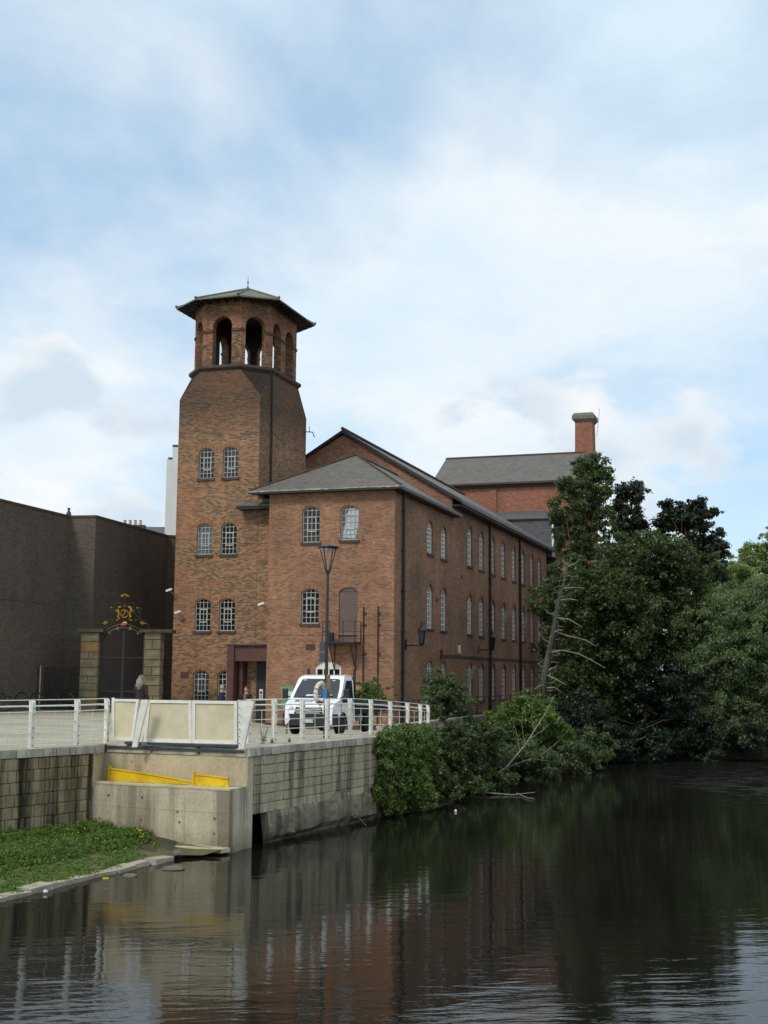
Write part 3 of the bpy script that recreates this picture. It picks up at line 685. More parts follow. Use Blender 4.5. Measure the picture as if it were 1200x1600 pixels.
# left fin leans outward over the water, right fin flares to the right
f = fin([gp(207, 1165, 32.9, -.02), gp(214.5, 1165, 32.87, -.02), gp(233, 1095, 32.72, 1.18), gp(221, 1095, 32.78, 1.18)], rn * .03)
f2 = fin([gp(215, 1160, 33.3, .05), gp(222, 1160, 33.3, .05), gp(238, 1096, 33.3, 1.16), gp(233, 1096, 33.35, 1.16)], rn * .02)
f3 = fin([gp(374, 1166, 32.1, -.02), gp(381, 1167, 32.1, -.02), gp(398, 1097, 32.0, 1.18), gp(373.5, 1096, 32.1, 1.18)], rn * .035)
for t in np.linspace(.08, .92, 6):
    p = gp(375.5, 1166 - 66 * t, 32.04, .05 + 1.05 * t) - c0; link('bolt', BOLT, f3, p + rn * .03, (0, 0, atan2(rd.y, rd.x)))
    p = gp(210.5 + 17 * t, 1160, 32.95, .05 + 1.05 * t) - c0; link('bolt', BOLT, f, p + rn * .03, (0, 0, atan2(rd.y, rd.x)))
MB().tube([gp(372, 1100, 32.4, ZT + .015) - c0, gp(428, 1095, 34.9, 1.165) - c0], .013, 6).build('top_wire', 'white', gb)
m = MB(); a, b = gp(221, 1163, 33.1, 0) - c0, gp(376, 1166, 32.4, 0) - c0; slab_wall(m, a, b, -.02, .07, .12); m.build('bottom_channel', 'steel', gb)
for px, Y in ((371.8, 32.55), (174.5, 34.05)):
    p = gp(px, 1160, Y, 0) - c0; m = MB(); m.box(p.x - .035, p.x + .035, p.y - .03, p.y + .03, -.03, ZT); m.build('end_post', 'steel' if px > 300 else 'white', gb)

# stone edging of the grass shelf
se = thing('stone_edging', 'low row of worn edging stones between the grass shelf and the water', 'kerb stones', (0, 0, WATER))
r = random.Random(31); path = [Vector(p) for p in ((-9.2, 20.5), (-8.0, 22.8), (-7.15, 24.6), (-6.35, 26.6), (-5.75, 28.0), (-5.25, 29.2), (-4.9, 30.0))]
for a, b in zip(path, path[1:]):
    Ln = (b - a).length; k = max(1, round(Ln / .62))
    for i in range(k):
        p = a.lerp(b, (i + .5) / k); an = atan2(b.y - a.y, b.x - a.x)
        link('stone', r.choice(STM['edge_stone']), se, (p.x + r.uniform(-.05, .05), p.y, r.uniform(.0, .035)), (r.uniform(-.05, .05), r.uniform(-.06, .06), an + r.uniform(-.09, .09)), (Ln / k - .02, r.uniform(.24, .36), r.uniform(.13, .18)))
def rock(label, p, rx, ry, rz, seed, cat='rock', mat='rock'):
    r = random.Random(seed); m = MB().ball((0, 0, 0), rx, ry, rz, 9, 6); m.v = [(x * r.uniform(.8, 1.2), y * r.uniform(.8, 1.2), z * r.uniform(.7, 1.2)) for x, y, z in m.v]
    o = m.build('rock', mat, None, loc=p); return tag(o, label, cat)
rock('flat pale rock just breaking the water below the concrete box', (-4.55, 28.6, WATER + .01), .28, .2, .06, 1)
rock('small dark rock in the water beside the edging stones', (-5.3, 27.55, WATER + .0), .16, .12, .06, 2)
rock('small round rock against the base slab of the concrete box', (-4.75, 30.55, WATER + .06), .2, .16, .1, 3)

# ------------------------------------------------------------------ windows
def arch_loop(x0, x1, zb, ztop, rise, n=8):
    """closed loop with a segmental head, counter-clockwise"""
    h = (x1 - x0) / 2; cx = (x0 + x1) / 2; zs = ztop - rise
    R_ = (h * h + rise * rise) / (2 * rise); cz = ztop - R_; a = math.asin(min(1, h / R_))
    if rise > h: a = pi - a
    arc = [(cx + R_ * sin(a - 2 * a * i / n), cz + R_ * cos(a - 2 * a * i / n)) for i in range(n + 1)]
    return [(x0, zb), (x1, zb)] + arc
def bars_mesh(w_, h, rise, cols, rows, case=None):
    m = MB(); bw_ = .013 if case else .024; H = w_ / 2; R_ = (H * H + rise * rise) / (2 * rise)
    def top(x): return h - R_ + sqrt(max(0, R_ * R_ - x * x))
    for i in range(1, cols):
        x = -H + w_ * i / cols; m.box(x - bw_, x + bw_, -.015, .015, .02, top(x) - .01)
    zs = h - rise
    for j in range(1, rows):
        z = zs * j / (rows - 1)
        m.box(-H + .01, H - .01, -.0145, .0145, z - bw_, z + bw_)
    if case:
        x, z0, z1 = case; m.box(-x - .025, -x + .025, -.025, .02, z0, z1); m.box(x - .025, x + .025, -.025, .02, z0, z1)
        m.box(-x + .026, x - .026, -.024, .02, z0, z0 + .05); m.box(-x + .026, x - .026, -.024, .02, z1 - .05, z1)
    return m.mesh('glazing_bars', 'bar' if case else 'bar_white')
WC = {}; PV = {}; wr = random.Random(77)
def pane_variant(me, mat):
    if (me.name, mat) not in PV: PV[me.name, mat] = c_ = me.copy(); c_.materials.clear(); c_.materials.append(MT[mat])
    return PV[me.name, mat]
def window_meshes(w_, h, rise, cols, rows, case, sill_h=.13):
    key = (round(w_, 3), round(h, 3), round(rise, 3), cols, rows, case)
    if key in WC: return WC[key]
    fn = lambda p, q, d_: (p, d_, q)
    outer = arch_loop(-w_ / 2, w_ / 2, 0, h, rise, 8); f_ = .045
    inner = arch_loop(-w_ / 2 + f_, w_ / 2 - f_, f_, h - f_, max(.05, rise - f_ * .4), 8)
    fm = MB(); fm.panel(outer, [inner], fn, .06)
    pm = MB().add([(p, 0, q) for p, q in arch_loop(-w_ / 2 + .005, w_ / 2 - .005, .005, h - .005, rise, 8)], [tuple(range(11))])
    sm = MB().box(-w_ / 2 - .07, w_ / 2 + .07, -.07, .20, -sill_h, -.003)
    am = MB(); o = arch_loop(-w_ / 2, w_ / 2, 0, h, rise, 10)[2:]; cen = h - ((w_ / 2) ** 2 + rise ** 2) / (2 * rise)
    def push(p, q, t): v_ = Vector((p, q - cen)); L_ = v_.length; v_ = v_ * ((L_ + t) / L_); return v_.x, v_.y + cen
    for (a, b) in zip(o, o[1:]):
        a2, b2 = push(*a, .23), push(*b, .23); a1, b1 = push(*a, .002), push(*b, .002)
        am.prism([a1, a2, b2, b1], fn, -.012, .05)
    WC[key] = (fm.mesh('window', 'bar' if case else 'bar_white'), pm.mesh('pane', 'glass'), pm.mesh('pane', 'glass_pale'), bars_mesh(w_ - .04, h - .02, rise, cols, rows, case), sm.mesh('sill', 'stone_dark'), am.mesh('brick_arch', 'archb'))
    return WC[key]
def window(parent, pos, rz, w_, h, rise, cols, rows, case=None, pale=False, rec=.10, arch=True, blind=False):
    """pos = foot centre on the wall face; rz turns local -y to face outwards"""
    fm, pm, pp, bm_, sm, am = window_meshes(w_, h, rise, cols, rows, case)
    inn = Vector((-sin(rz), cos(rz), 0))
    o = link('window', fm, parent, Vector(pos) + inn * rec, (0, 0, rz))
    PK = wr.random(); pn_ = link('pane', pp if pale else pm, o, (0, .05, 0)); pn_.data = (pp if pale else pm) if PK < .55 else pane_variant(pm, 'glass_sky' if PK > .8 else 'glass_mid'); link('glazing_bars', bm_, o, (0, .025, 0)); link('sill', sm, o, (0, -rec, 0))
    if arch: link('brick_arch', am, o, (0, -rec, 0))
    if blind: MB().add([(-w_ / 2 + .06, .045, h * .1), (w_ * .3, .045, h * .05), (w_ * .5 - .06, .045, h * .5), (w_ / 2 - .06, .045, h * .9), (-w_ * .1, .045, h * .92)], [(0, 1, 2, 3, 4)]).build('blind', 'curtain', o)
    return o

# ------------------------------------------------------------------ the mill: local x runs to the river, y away from the camera
BZ = .9                                                              # local height of datum above the foot of the wall
mb = thing('mill_building', 'red brick three storey mill with arched windows, hipped front block and long river side', 'mill', (MP.x, MP.y, -BZ), -AZ)
def Z(z): return z + BZ
front = lambda y0: (lambda p, q, d_: (p, y0 + d_, q))
side = lambda x0: (lambda p, q, d_: (x0 - d_, p, q))
DW = .2
fw = [(-4.41, 8.42, 10.27, .2), (-2.36, 8.49, 10.25, .2), (-4.40, 4.37, 6.13, .2)]
fholes = [arch_loop(x - .475, x + .475, Z(b), Z(t), r_) for x, b, t, r_ in fw]
fholes.append(arch_loop(-2.87, -1.89, Z(3.46), Z(6.15), .22))
fholes.append(arch_loop(-4.08, -2.71, Z(.9), Z(2.52), .28))
m = MB(); wall = MB()
wall.panel([(-6.7, Z(-1.2)), (0, Z(-1.2)), (0, Z(11.15)), (-6.7, Z(11.15))], fholes, front(0), DW)
r1 = [(6.27, 8.33, 10.15), (9.06, 8.30, 10.12)]
r1 += [(u_, 8.38, 10.80) for u_ in (14.92, 17.85, 20.9, 24.0, 27.2, 30.27, 33.41, 36.3)]
r2 = [(u_, 4.33, 6.71) for u_ in (6.30, 9.05, 14.91, 17.81, 20.91, 24.0, 27.18, 30.23, 33.43, 36.25)]
r3 = [(6.30, .38, 2.65), (9.02, .38, 2.65)] + [(u_, .38, 2.65) for u_ in (14.95, 17.84, 20.92, 24.02, 27.18, 30.38, 33.4, 36.3)]
sw = 1.2
sh = [arch_loop(u_ - sw / 2, u_ + sw / 2, Z(b), Z(t), .42) for u_, b, t in r1 + r2 + r3]
blk = [h for h, (u_, b, t) in zip(sh, r1 + r2 + r3) if u_ < 10.8]; rng_ = [h for h, (u_, b, t) in zip(sh, r1 + r2 + r3) if u_ >= 10.8]
LBK, LEND, GZ, EZ, RZ_ = 10.8, 39.0, 16.05, 12.0, 16.05
wall.panel([(0, Z(-1.2)), (LBK, Z(-1.2)), (LBK, Z(11.15)), (0, Z(11.15))], blk, side(0), DW)
wall.panel([(LBK, Z(-1.2)), (LEND, Z(-1.2)), (LEND, Z(EZ + .25)), (LBK, Z(EZ + .25))], rng_, side(0), DW)
wall.add([(-6.7, 0, Z(-1.2)), (-6.7, 0, Z(11.15)), (-6.7, LBK, Z(11.15)), (-6.7, LBK, Z(-1.2))], [(0, 1, 2, 3)])
GW = 13.4
wall.add([(-GW, LBK, Z(-1.2)), (0, LBK, Z(-1.2)), (0, LBK, Z(EZ + .25)), (-GW / 2, LBK, Z(GZ - .05)), (-GW, LBK, Z(EZ + .25))], [(0, 1, 2, 3, 4)])
wall.add([(-GW, LEND, Z(-1.2)), (0, LEND, Z(-1.2)), (0, LEND, Z(EZ + .25)), (-GW / 2, LEND, Z(GZ - .05)), (-GW, LEND, Z(EZ + .25))], [(4, 3, 2, 1, 0)])
wall.add([(-GW, LBK, Z(-1.2)), (-GW, LBK, Z(EZ)), (-GW, LEND, Z(EZ)), (-GW, LEND, Z(-1.2))], [(0, 1, 2, 3)])
wall.build('wall', 'brick', mb)
# brick quoins are paler at the corner, string courses
q_ = MB(); 
q_.box(-6.72, .022, -.022, -.001, Z(3.80), Z(3.90)); q_.build('string_course', 'brick', mb)
q_ = MB(); q_.box(.001, .06, 8.3, LEND - .3, Z(2.88), Z(3.02)); q_.box(.03, .1, 8.3, 8.6, Z(2.75), Z(3.25)); q_.build('pipe_ledge', 'stone_dark', mb)
q_ = MB(); q_.box(.001, .07, LBK + .05, LEND, Z(-1.2), Z(-.35)); q_.box(-6.72, .07, -.07, -.001, Z(-1.2), Z(-.55)); q_.box(.001, .07, 0, LBK, Z(-1.2), Z(-.45)); q_.build('plinth', 'stone_dark', mb)
case_f = (.22, .55, 1.32)
for i, (x, b, t, r_) in enumerate(fw): window(mb, (x, 0, Z(b)), 0, .95, t - b, r_, 4, 6, case_f, pale=i < 2, blind=i == 1)
for i, (u_, b, t) in enumerate(r1 + r2 + r3): window(mb, (0, u_, Z(b)), pi / 2, sw, t - b, .42, 4, 7, None, pale=(i < 4))
# tilted open casements
for u_, b in ((24.0, 5.4), (30.23, 5.3), (14.95, 1.7)):
    m = MB(); 
    for z0, z1 in ((0, .05), (.7, .75), (.35, .39)): m.box(-.3, .3, -.02, .02, z0, z1)
    for x in (-.3, 0, .3): m.box(x - .025, x + .025, -.021, .021, 0, .75)
    m.build('open_casement', 'bar', mb, loc=(.02, u_, Z(b)), rot=(radians(18), 0, pi / 2))
# loading door, landing, low doorway behind the van
d0 = MB().prism([(x + 2.38, z) for x, z in arch_loop(-2.87, -1.89, Z(3.46), Z(5.93), .02)], front(0), .07, .12).build('loading_door', 'brown_paint', mb, loc=(-2.38, 0, 0))
fan = arch_loop(-2.87, -1.89, Z(5.94), Z(6.15), .2)
MB().prism([(x, z) for x, z in fan], front(0), .06, .12).build('door_head', 'brown_paint', mb)
lo = arch_loop(-4.08, -2.71, Z(.9), Z(2.52), .28); li = [(-3.98, Z(.9)), (-2.81, Z(.9)), (-2.81, Z(2.12)), (-3.98, Z(2.12))]
fr = MB().panel(lo, [li], front(.06), .1).build('fanlight', 'white', mb)
MB().add([(-3.99, .12, Z(.89)), (-2.8, .12, Z(.89)), (-2.8, .12, Z(2.13)), (-3.99, .12, Z(2.13))], [(0, 1, 2, 3)]).build('pane', 'glass', fr)
m = MB()
for x in (-3.67, -3.38, -3.1): m.box(x - .03, x + .03, .07, .11, Z(.9), Z(2.12))
m.build('glazing_bars', 'white', fr)
arc = arch_loop(-4.08, -2.71, Z(.9), Z(2.52), .28, 10)[2:]; m = MB()
for a, b in zip(arc, arc[1:]): m.prism([(a[0], a[1] + .002), (a[0] * 1.0, a[1] + .2), (b[0], b[1] + .2), (b[0], b[1] + .002)], front(0), -.012, .05)
m.build('brick_arch', 'archb', mb)
ld_ = MB().box(-3.4, -1.66, -.95, -.002, Z(3.36), Z(3.44)).build('iron_landing', 'iron', mb)
m = MB()
for x in (-3.05, -1.95): m.tube([(x, -.85, Z(3.36)), (x, -.03, Z(2.1))], .03, 5); m.tube([(x, -.02, Z(2.05)), (x, -.02, Z(3.36))], .025, 5)
m.split('bracket', 'iron', ld_)
m = MB()
for x, y in ((-3.36, -.92), (-3.36, -.5), (-3.2, -.92), (-3.0, -.92), (-2.3, -.92), (-1.7, -.92), (-1.7, -.05)): m.tube([(x, y, Z(3.44)), (x, y, Z(4.45))], .02, 5)
for z in (3.95, 4.44): m.tube([(-3.36, -.05, Z(z)), (-3.36, -.92, Z(z)), (-3.0, -.92, Z(z))], .018, 5); m.tube([(-2.3, -.92, Z(z)), (-1.7, -.92, Z(z)), (-1.7, -.05, Z(z))], .014, 5)
m.build('guard_rail', 'iron', ld_)
MB().box(-3.2, -2.98, -.5, -.3, Z(3.445), Z(3.9)).build('bucket', 'iron', ld_)
for x, zt in ((-1.55, 5.18), (-.80, 5.18)):
    p = MB(); p.tube([(x, -.06, Z(-.6)), (x, -.06, Z(zt))], .028, 6)
    po = p.build('wall_conduit', 'iron', mb)
    c = MB()
    for z in (4.85, 4.3, 2.9, 1.4, .2): c.box(x - .05, x + .12, -.09, -.002, Z(z) - .03, Z(z) + .03)
    c.split('pipe_clip', 'iron', po)
MB().box(-4.6, -4.1, -.012, -.001, Z(3.05), Z(3.35)).build('wall_plaque', 'stone_dark', mb)
# pipes on the river side
for u_, zt in ((1.2, 10.9), (19.75, 11.7), (28.8, 11.7)):
    p = MB().tube([(.11, u_, Z(-1.0)), (.11, u_, Z(zt))], .075 if u_ < 2 else .085, 8).build('downpipe', 'iron', mb)
    c = MB()
    for z in np.arange(0, zt, 2.0): c.tube([(.11, u_, Z(z) - .04), (.11, u_, Z(z) + .04)], .11, 8); c.box(.0, .11, u_ - .02, u_ + .02, Z(z) - .03, Z(z) + .03)
    c.split('pipe_collar', 'iron', p)
MB().box(.001, .12, 12.1, 12.32, Z(3.15), Z(3.6)).build('switch_box', 'white', mb)
MB().box(.001, .05, 5.1, 5.25, Z(-.2), Z(.3)).build('tie_plate', 'iron', mb)
for u_, z in ((7.65, 5.95), (12.9, 7.6)): MB().tube([(.0, u_, Z(z)), (.04, u_, Z(z))], .12, 8).build('tie_plate', 'iron', mb)
# roofs: real slabs with thickness
def slab(name, quads, th, mat, parent):
    m = MB()
    for q4 in quads:
        k = len(q4); v4 = [Vector(p) for p in q4]; n = (v4[1] - v4[0]).cross(v4[2] - v4[0]).normalized()
        if n.z < 0: n = -n; v4 = v4[::-1]
        m.add(v4 + [p - Vector((0, 0, th)) for p in v4], [tuple(range(k)), tuple(range(k, 2 * k))[::-1]] + [(i, k + i, k + (i + 1) % k, (i + 1) % k) for i in range(k)])
    return m.build(name, mat, parent)
ez = Z(11.08); rz = Z(13.42); o_ = .47
rf = slab('roof', [[(-6.7 - .95, -o_, ez), (o_, -o_, ez), (-3.35, 3.7, rz)], [(o_, -o_, ez), (o_, LBK + .5, ez), (o_ - .02, LBK + .5, ez + .02), (-3.35, LBK, rz), (-3.35, 3.7, rz)], [(-7.65, LBK, ez), (-7.65, -o_, ez), (-3.35, 3.7, rz), (-3.35, LBK, rz)]], .09, 'slate', mb)
m = MB(); m.tube([(-7.6, -o_, ez + .03), (-3.35, 3.7, rz + .04), (o_, -o_, ez + .03)], .06, 5); m.tube([(-3.35, 3.7, rz + .04), (-3.35, LBK, rz + .04)], .07, 5); m.build('ridge_tile', 'stone_dark', rf)
m = MB(); m.box(-7.64, o_ - .02, -o_ - .02, -o_ + .02, ez - .17, ez - .095); m.box(o_ - .03, o_ + .01, -o_ + .021, LBK + .5, ez - .17, ez - .095); m.box(-7.6, o_ - .04, -o_ + .021, -.01, ez - .16, ez - .11); m.box(.01, o_ - .04, 0, LBK + .45, ez - .2, ez - .11)
m.build('eaves_board', 'iron', rf)
m = MB(); r = random.Random(3)
x = -7.6
while x < o_ - .1: m.box(x, x + .2, -o_ - .05, -o_ - .021, ez - .075 + r.uniform(-.015, .015), ez - .02 + r.uniform(-.01, .012)); x += .215
m.build('slate_edge', 'coping', rf)
sl_ = (GZ - EZ) / (GW / 2); ov = .62; e2 = Z(EZ) - sl_ * ov + .22
rf2 = slab('roof', [[(ov, LBK - .22, e2), (ov, LEND + .3, e2), (-GW / 2, LEND + .3, Z(GZ) + .22), (-GW / 2, LBK - .22, Z(GZ) + .22)], [(-GW - ov, LBK - .22, e2), (-GW / 2, LBK - .22, Z(GZ) + .22), (-GW / 2, LEND + .3, Z(GZ) + .22), (-GW - ov, LEND + .3, e2)]], .11, 'slate', mb)
m = MB(); m.box(ov - .02, ov + .1, LBK - .2, LEND + .3, e2 - .26, e2 - .12); m.box(.01, ov - .021, LBK + .01, LEND + .28, e2 - .34, e2 - .25); m.build('gutter', 'iron', rf2)
m = MB()
for xa, xb, za, zb in ((ov, -GW / 2, e2, Z(GZ) + .22), (-GW - ov, -GW / 2, e2, Z(GZ) + .22)):
    m.add([(xa, LBK - .25, za - .2), (xa, LBK - .222, za - .2), (xb, LBK - .222, zb - .2), (xb, LBK - .25, zb - .2), (xa, LBK - .25, za - .02), (xa, LBK - .222, za - .02), (xb, LBK - .222, zb - .02), (xb, LBK - .25, zb - .02)], [(0, 3, 2, 1), (4, 5, 6, 7), (0, 1, 5, 4), (1, 2, 6, 5), (2, 3, 7, 6), (3, 0, 4, 7)])
m.build('verge_board', 'iron', rf2)
MB().tube([(-GW / 2, LBK - .2, Z(GZ) + .31), (-GW / 2, LEND + .3, Z(GZ) + .31)], .1, 6).build('ridge_tile', 'stone_dark', rf2)

# ------------------------------------------------------------------ tower
TW0, TW1, TU0, TU1 = -12.48, -7.78, 1.0, 7.55; TCX, TCY = -10.13, 4.28
tb = thing('bell_tower', 'tall mottled brick tower with an arcaded octagonal belfry and low pointed roof', 'tower', mill(10.13, 4.28, -BZ), -AZ)
def T(x, y, z): return (x - TCX, y - TCY, Z(z))
tf = lambda p, q, d_: (p - TCX, TU0 + d_ - TCY, q)
trows = [(12.08, 13.72), (8.04, 9.69), (4.05, 5.75), (.46, 2.04)]
th_ = [arch_loop(x - .45, x + .45, Z(b), Z(t), .19) for b, t in trows for x in (-10.79, -9.4)]
ZBK, ZST = 16.4, 17.9
ob = [(TCX - 1.15, TU0), (TCX + 1.15, TU0), (TW1, 2.33), (TW1, 6.23), (TCX + 1.15, TU1), (TCX - 1.15, TU1), (TW0, 6.23), (TW0, 2.33)]
wall = MB()
wall.panel([(TW0, Z(-1.2)), (TW1, Z(-1.2)), (TW1, Z(ZBK)), (TCX + 1.15, Z(ZST)), (TCX - 1.15, Z(ZST)), (TW0, Z(ZBK))], th_, tf, DW)
wall.add([T(TW1, TU0, -1.2), T(TW1, TU1, -1.2), T(TW1, TU1, ZBK), T(TW1, 6.23, ZST), T(TW1, 2.33, ZST), T(TW1, TU0, ZBK)], [(0, 1, 2, 3, 4, 5)])
wall.add([T(TW0, TU0, -1.2), T(TW0, TU0, ZBK), T(TW0, 2.33, ZST), T(TW0, 6.23, ZST), T(TW0, TU1, ZBK), T(TW0, TU1, -1.2)], [(0, 1, 2, 3, 4, 5)])
wall.add([T(TW0, TU1, -1.2), T(TW1, TU1, -1.2), T(TW1, TU1, ZBK), T(TCX + 1.15, TU1, ZST), T(TCX - 1.15, TU1, ZST), T(TW0, TU1, ZBK)], [(5, 4, 3, 2, 1, 0)])
# link wall to the mill, same face
wall.add([T(TW1, TU0 + .02, -1.2), T(-6.7, TU0 + .02, -1.2), T(-6.7, TU0 + .02, 10.9), T(TW1, TU0 + .02, 10.9)], [(0, 1, 2, 3)])
wall.build('wall', 'tbrick', tb)
m = MB()
for (cx, cy), a, b in (((TW1, TU0), ob[1], ob[2]), ((TW0, TU0), ob[7], ob[0]), ((TW1, TU1), ob[3], ob[4]), ((TW0, TU1), ob[5], ob[6])):
    p0 = T(cx, cy, ZBK); p1 = T(*a, ZST); p2 = T(*b, ZST); m.add([p0, p1, p2], [(0, 1, 2), (2, 1, 0)])
m.split('broach', 'stone_dark', tb)
for b, t in trows:
    for x in (-10.79, -9.4): window(tb, (x - TCX, TU0 - TCY, Z(b)), 0, .9, t - b, .19, 4, 6, (.2, .45, 1.15))
# string course and belfry
def octo(half, s): hx, hy = half; return [(-s[0], -hy), (s[0], -hy), (hx, -s[1]), (hx, s[1]), (s[0], hy), (-s[0], hy), (-hx, s[1]), (-hx, -s[1])]
def octring(m, h0, s0, z0, h1, s1, z1, cap=False):
    a = octo(h0, s0); b = octo(h1, s1); m.add([(x, y, Z(z0)) for x, y in a] + [(x, y, Z(z1)) for x, y in b], [(i, (i + 1) % 8, 8 + (i + 1) % 8, 8 + i) for i in range(8)] + ([tuple(range(8, 16)), tuple(range(8))[::-1]] if cap else []))
m = MB(); octring(m, (2.36, 3.29), (1.16, 1.97), 17.87, (2.5, 3.44), (1.2, 2.03), 18.0); octring(m, (2.5, 3.44), (1.2, 2.03), 18.0, (2.5, 3.44), (1.2, 2.03), 18.14); octring(m, (2.5, 3.44), (1.2, 2.03), 18.14, (2.2, 3.1), (1.08, 1.9), 18.2, True)
m.build('string_course', 'stone_dark', tb)
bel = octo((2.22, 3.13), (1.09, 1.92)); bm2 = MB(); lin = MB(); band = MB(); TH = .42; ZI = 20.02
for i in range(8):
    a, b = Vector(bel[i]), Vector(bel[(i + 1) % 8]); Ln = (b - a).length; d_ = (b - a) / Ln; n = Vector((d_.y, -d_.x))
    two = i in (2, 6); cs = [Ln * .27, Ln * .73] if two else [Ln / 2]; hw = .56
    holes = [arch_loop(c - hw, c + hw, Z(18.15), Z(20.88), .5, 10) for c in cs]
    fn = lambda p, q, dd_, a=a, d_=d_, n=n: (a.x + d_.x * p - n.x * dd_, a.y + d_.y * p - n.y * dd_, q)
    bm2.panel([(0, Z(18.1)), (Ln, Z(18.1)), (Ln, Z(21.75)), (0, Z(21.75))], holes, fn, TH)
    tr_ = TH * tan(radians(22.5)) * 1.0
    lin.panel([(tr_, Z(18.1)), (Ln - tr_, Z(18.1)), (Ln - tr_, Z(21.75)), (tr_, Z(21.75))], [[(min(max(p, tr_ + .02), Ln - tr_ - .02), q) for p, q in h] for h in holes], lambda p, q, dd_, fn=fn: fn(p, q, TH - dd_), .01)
    ed = [0] + [v_ for c in cs for v_ in (c - hw, c + hw)] + [Ln]
    for s0, s1 in zip(ed[::2], ed[1::2]):
        band.prism([(s0, Z(ZI)), (s1, Z(ZI)), (s1, Z(ZI + .13)), (s0, Z(ZI + .13))], fn, -.055, .04)
    for c in cs:                                                     # arch rings
        o = arch_loop(c - hw, c + hw, Z(18.15), Z(20.88), .5, 10)[2:]; cc = Vector((c, Z(20.38)))
        for p, q4 in zip(o, o[1:]):
            P_ = Vector(p); Q_ = Vector(q4); p2 = P_ + (P_ - cc).normalized() * .2; q2 = Q_ + (Q_ - cc).normalized() * .2
            band.prism([tuple(P_ + (P_ - cc).normalized() * .003), tuple(p2), tuple(q2), tuple(Q_ + (Q_ - cc).normalized() * .003)], fn, -.02, .05) if False else None
bm2.build('belfry_wall', 'bbrick', tb); lin.build('belfry_shade_lining', 'stone_dark', tb); band.split('impost_band', 'stone_dark', tb)  # dark lining puts the shade inside the belfry into the colour
m = MB(); octring(m, (2.2, 3.1), (1.08, 1.9), 21.70, (2.2, 3.1), (1.08, 1.9), 21.74, True); m.build('belfry_ceiling', 'iron', tb)
for y_ in (TU0 + 1.0,): pass
ezt, azt = 21.72, 23.3
m = MB(); e8 = octo((3.05, 3.95), (1.24, 2.65)); a8 = [(x, y, Z(ezt)) for x, y in e8]; l8 = [(x, y, Z(ezt - .07)) for x, y in e8]
m.add(a8 + [(0, 0, Z(azt))], [(i, (i + 1) % 8, 8) for i in range(8)]); m.add(a8 + l8, [(i, 8 + i, 8 + (i + 1) % 8, (i + 1) % 8) for i in range(8)])
rf3 = m.build('roof', 'slate_green', tb)
m = MB(); m.add(l8 + [(x * .74, y * .78, Z(ezt - .02)) for x, y in e8], [(i, 8 + i, 8 + (i + 1) % 8, (i + 1) % 8) for i in range(8)]); m.build('soffit', 'iron', rf3)
m = MB()
for i in range(8):
    a, b = Vector(e8[i]), Vector(e8[(i + 1) % 8]); k = int((b - a).length / .5)
    for j in range(k):
        p = a.lerp(b, (j + .5) / k); p2 = p * .8; dd_ = (b - a).normalized() * .05
        m.add([(p.x * .985 - dd_.x, p.y * .985 - dd_.y, Z(ezt - .11)), (p.x * .985 + dd_.x, p.y * .985 + dd_.y, Z(ezt - .11)), (p2.x + dd_.x, p2.y + dd_.y, Z(ezt - .14)), (p2.x - dd_.x, p2.y - dd_.y, Z(ezt - .14)),
               (p.x * .985 - dd_.x, p.y * .985 - dd_.y, Z(ezt - .075)), (p.x * .985 + dd_.x, p.y * .985 + dd_.y, Z(ezt - .075)), (p2.x + dd_.x, p2.y + dd_.y, Z(ezt - .075)), (p2.x - dd_.x, p2.y - dd_.y, Z(ezt - .075))],
              [(0, 3, 2, 1), (0, 1, 5, 4), (1, 2, 6, 5), (3, 0, 4, 7)])
m.build('rafter_end', 'iron', rf3)
m = MB()
for i in range(8): m.tube([(e8[i][0], e8[i][1], Z(ezt) + .03), (0, 0, Z(azt) + .03)], .06, 5); m.ball((e8[i][0] * 1.0, e8[i][1] * 1.0, Z(ezt) + .08), .08, n=6, m=4)
m.build('hip_tile', 'slate_green', rf3)
MB().lathe([(.09, Z(azt)), (.07, Z(azt) + .1), (.025, Z(azt) + .14), (.022, Z(azt) + .34), (.05, Z(azt) + .37), (.05, Z(azt) + .41), (.018, Z(azt) + .45), (.008, Z(azt) + .8)], 8).build('finial', 'iron', rf3)
p = MB().tube([T(TW1 + .09, 2.43, 10.9), T(TW1 + .09, 2.43, 17.85)], .06, 8).build('downpipe', 'iron', tb)
m = MB(); m.tube([T(TW1, 7.3, 15.6), T(TW1 + .5, 7.3, 15.55), T(TW1 + .62, 7.3, 15.25)], .03, 5); m.tube([T(TW1 + .3, 7.3, 15.55), T(TW1 + .3, 7.3, 15.9)], .02, 5); m.build('aerial_bracket', 'iron', tb)
# small link roof between tower and mill
slab('link_roof', [[T(-8.75, .25, 10.48), T(-6.72, .25, 10.48), T(-6.72, TU0 + 2, 11.3), T(TW1, TU0 + 2, 11.3)], [T(-8.75, .25, 10.48), T(TW1, TU0 + .99, 10.95), T(-8.75, TU0, 10.48)]], .07, 'slate', tb)
MB().box(-8.7 - TCX, -6.72 - TCX, .3 - TCY, TU0 - .01 - TCY, Z(10.28), Z(10.40)).build('link_eaves', 'iron', tb)
MB().box(-10.75 - TCX + -1.2, -10.75 - TCX - .75, TU0 - .012 - TCY, TU0 - .002 - TCY, Z(1.62), Z(1.95)).build('wall_plaque', 'stone_dark', tb)
MB().box(-10.8 - TCX, -9.6 - TCX, TU0 - .006 - TCY, TU0 + .002 - TCY, Z(6.45), Z(6.68)).build('brick_patch', 'fbrick', tb)

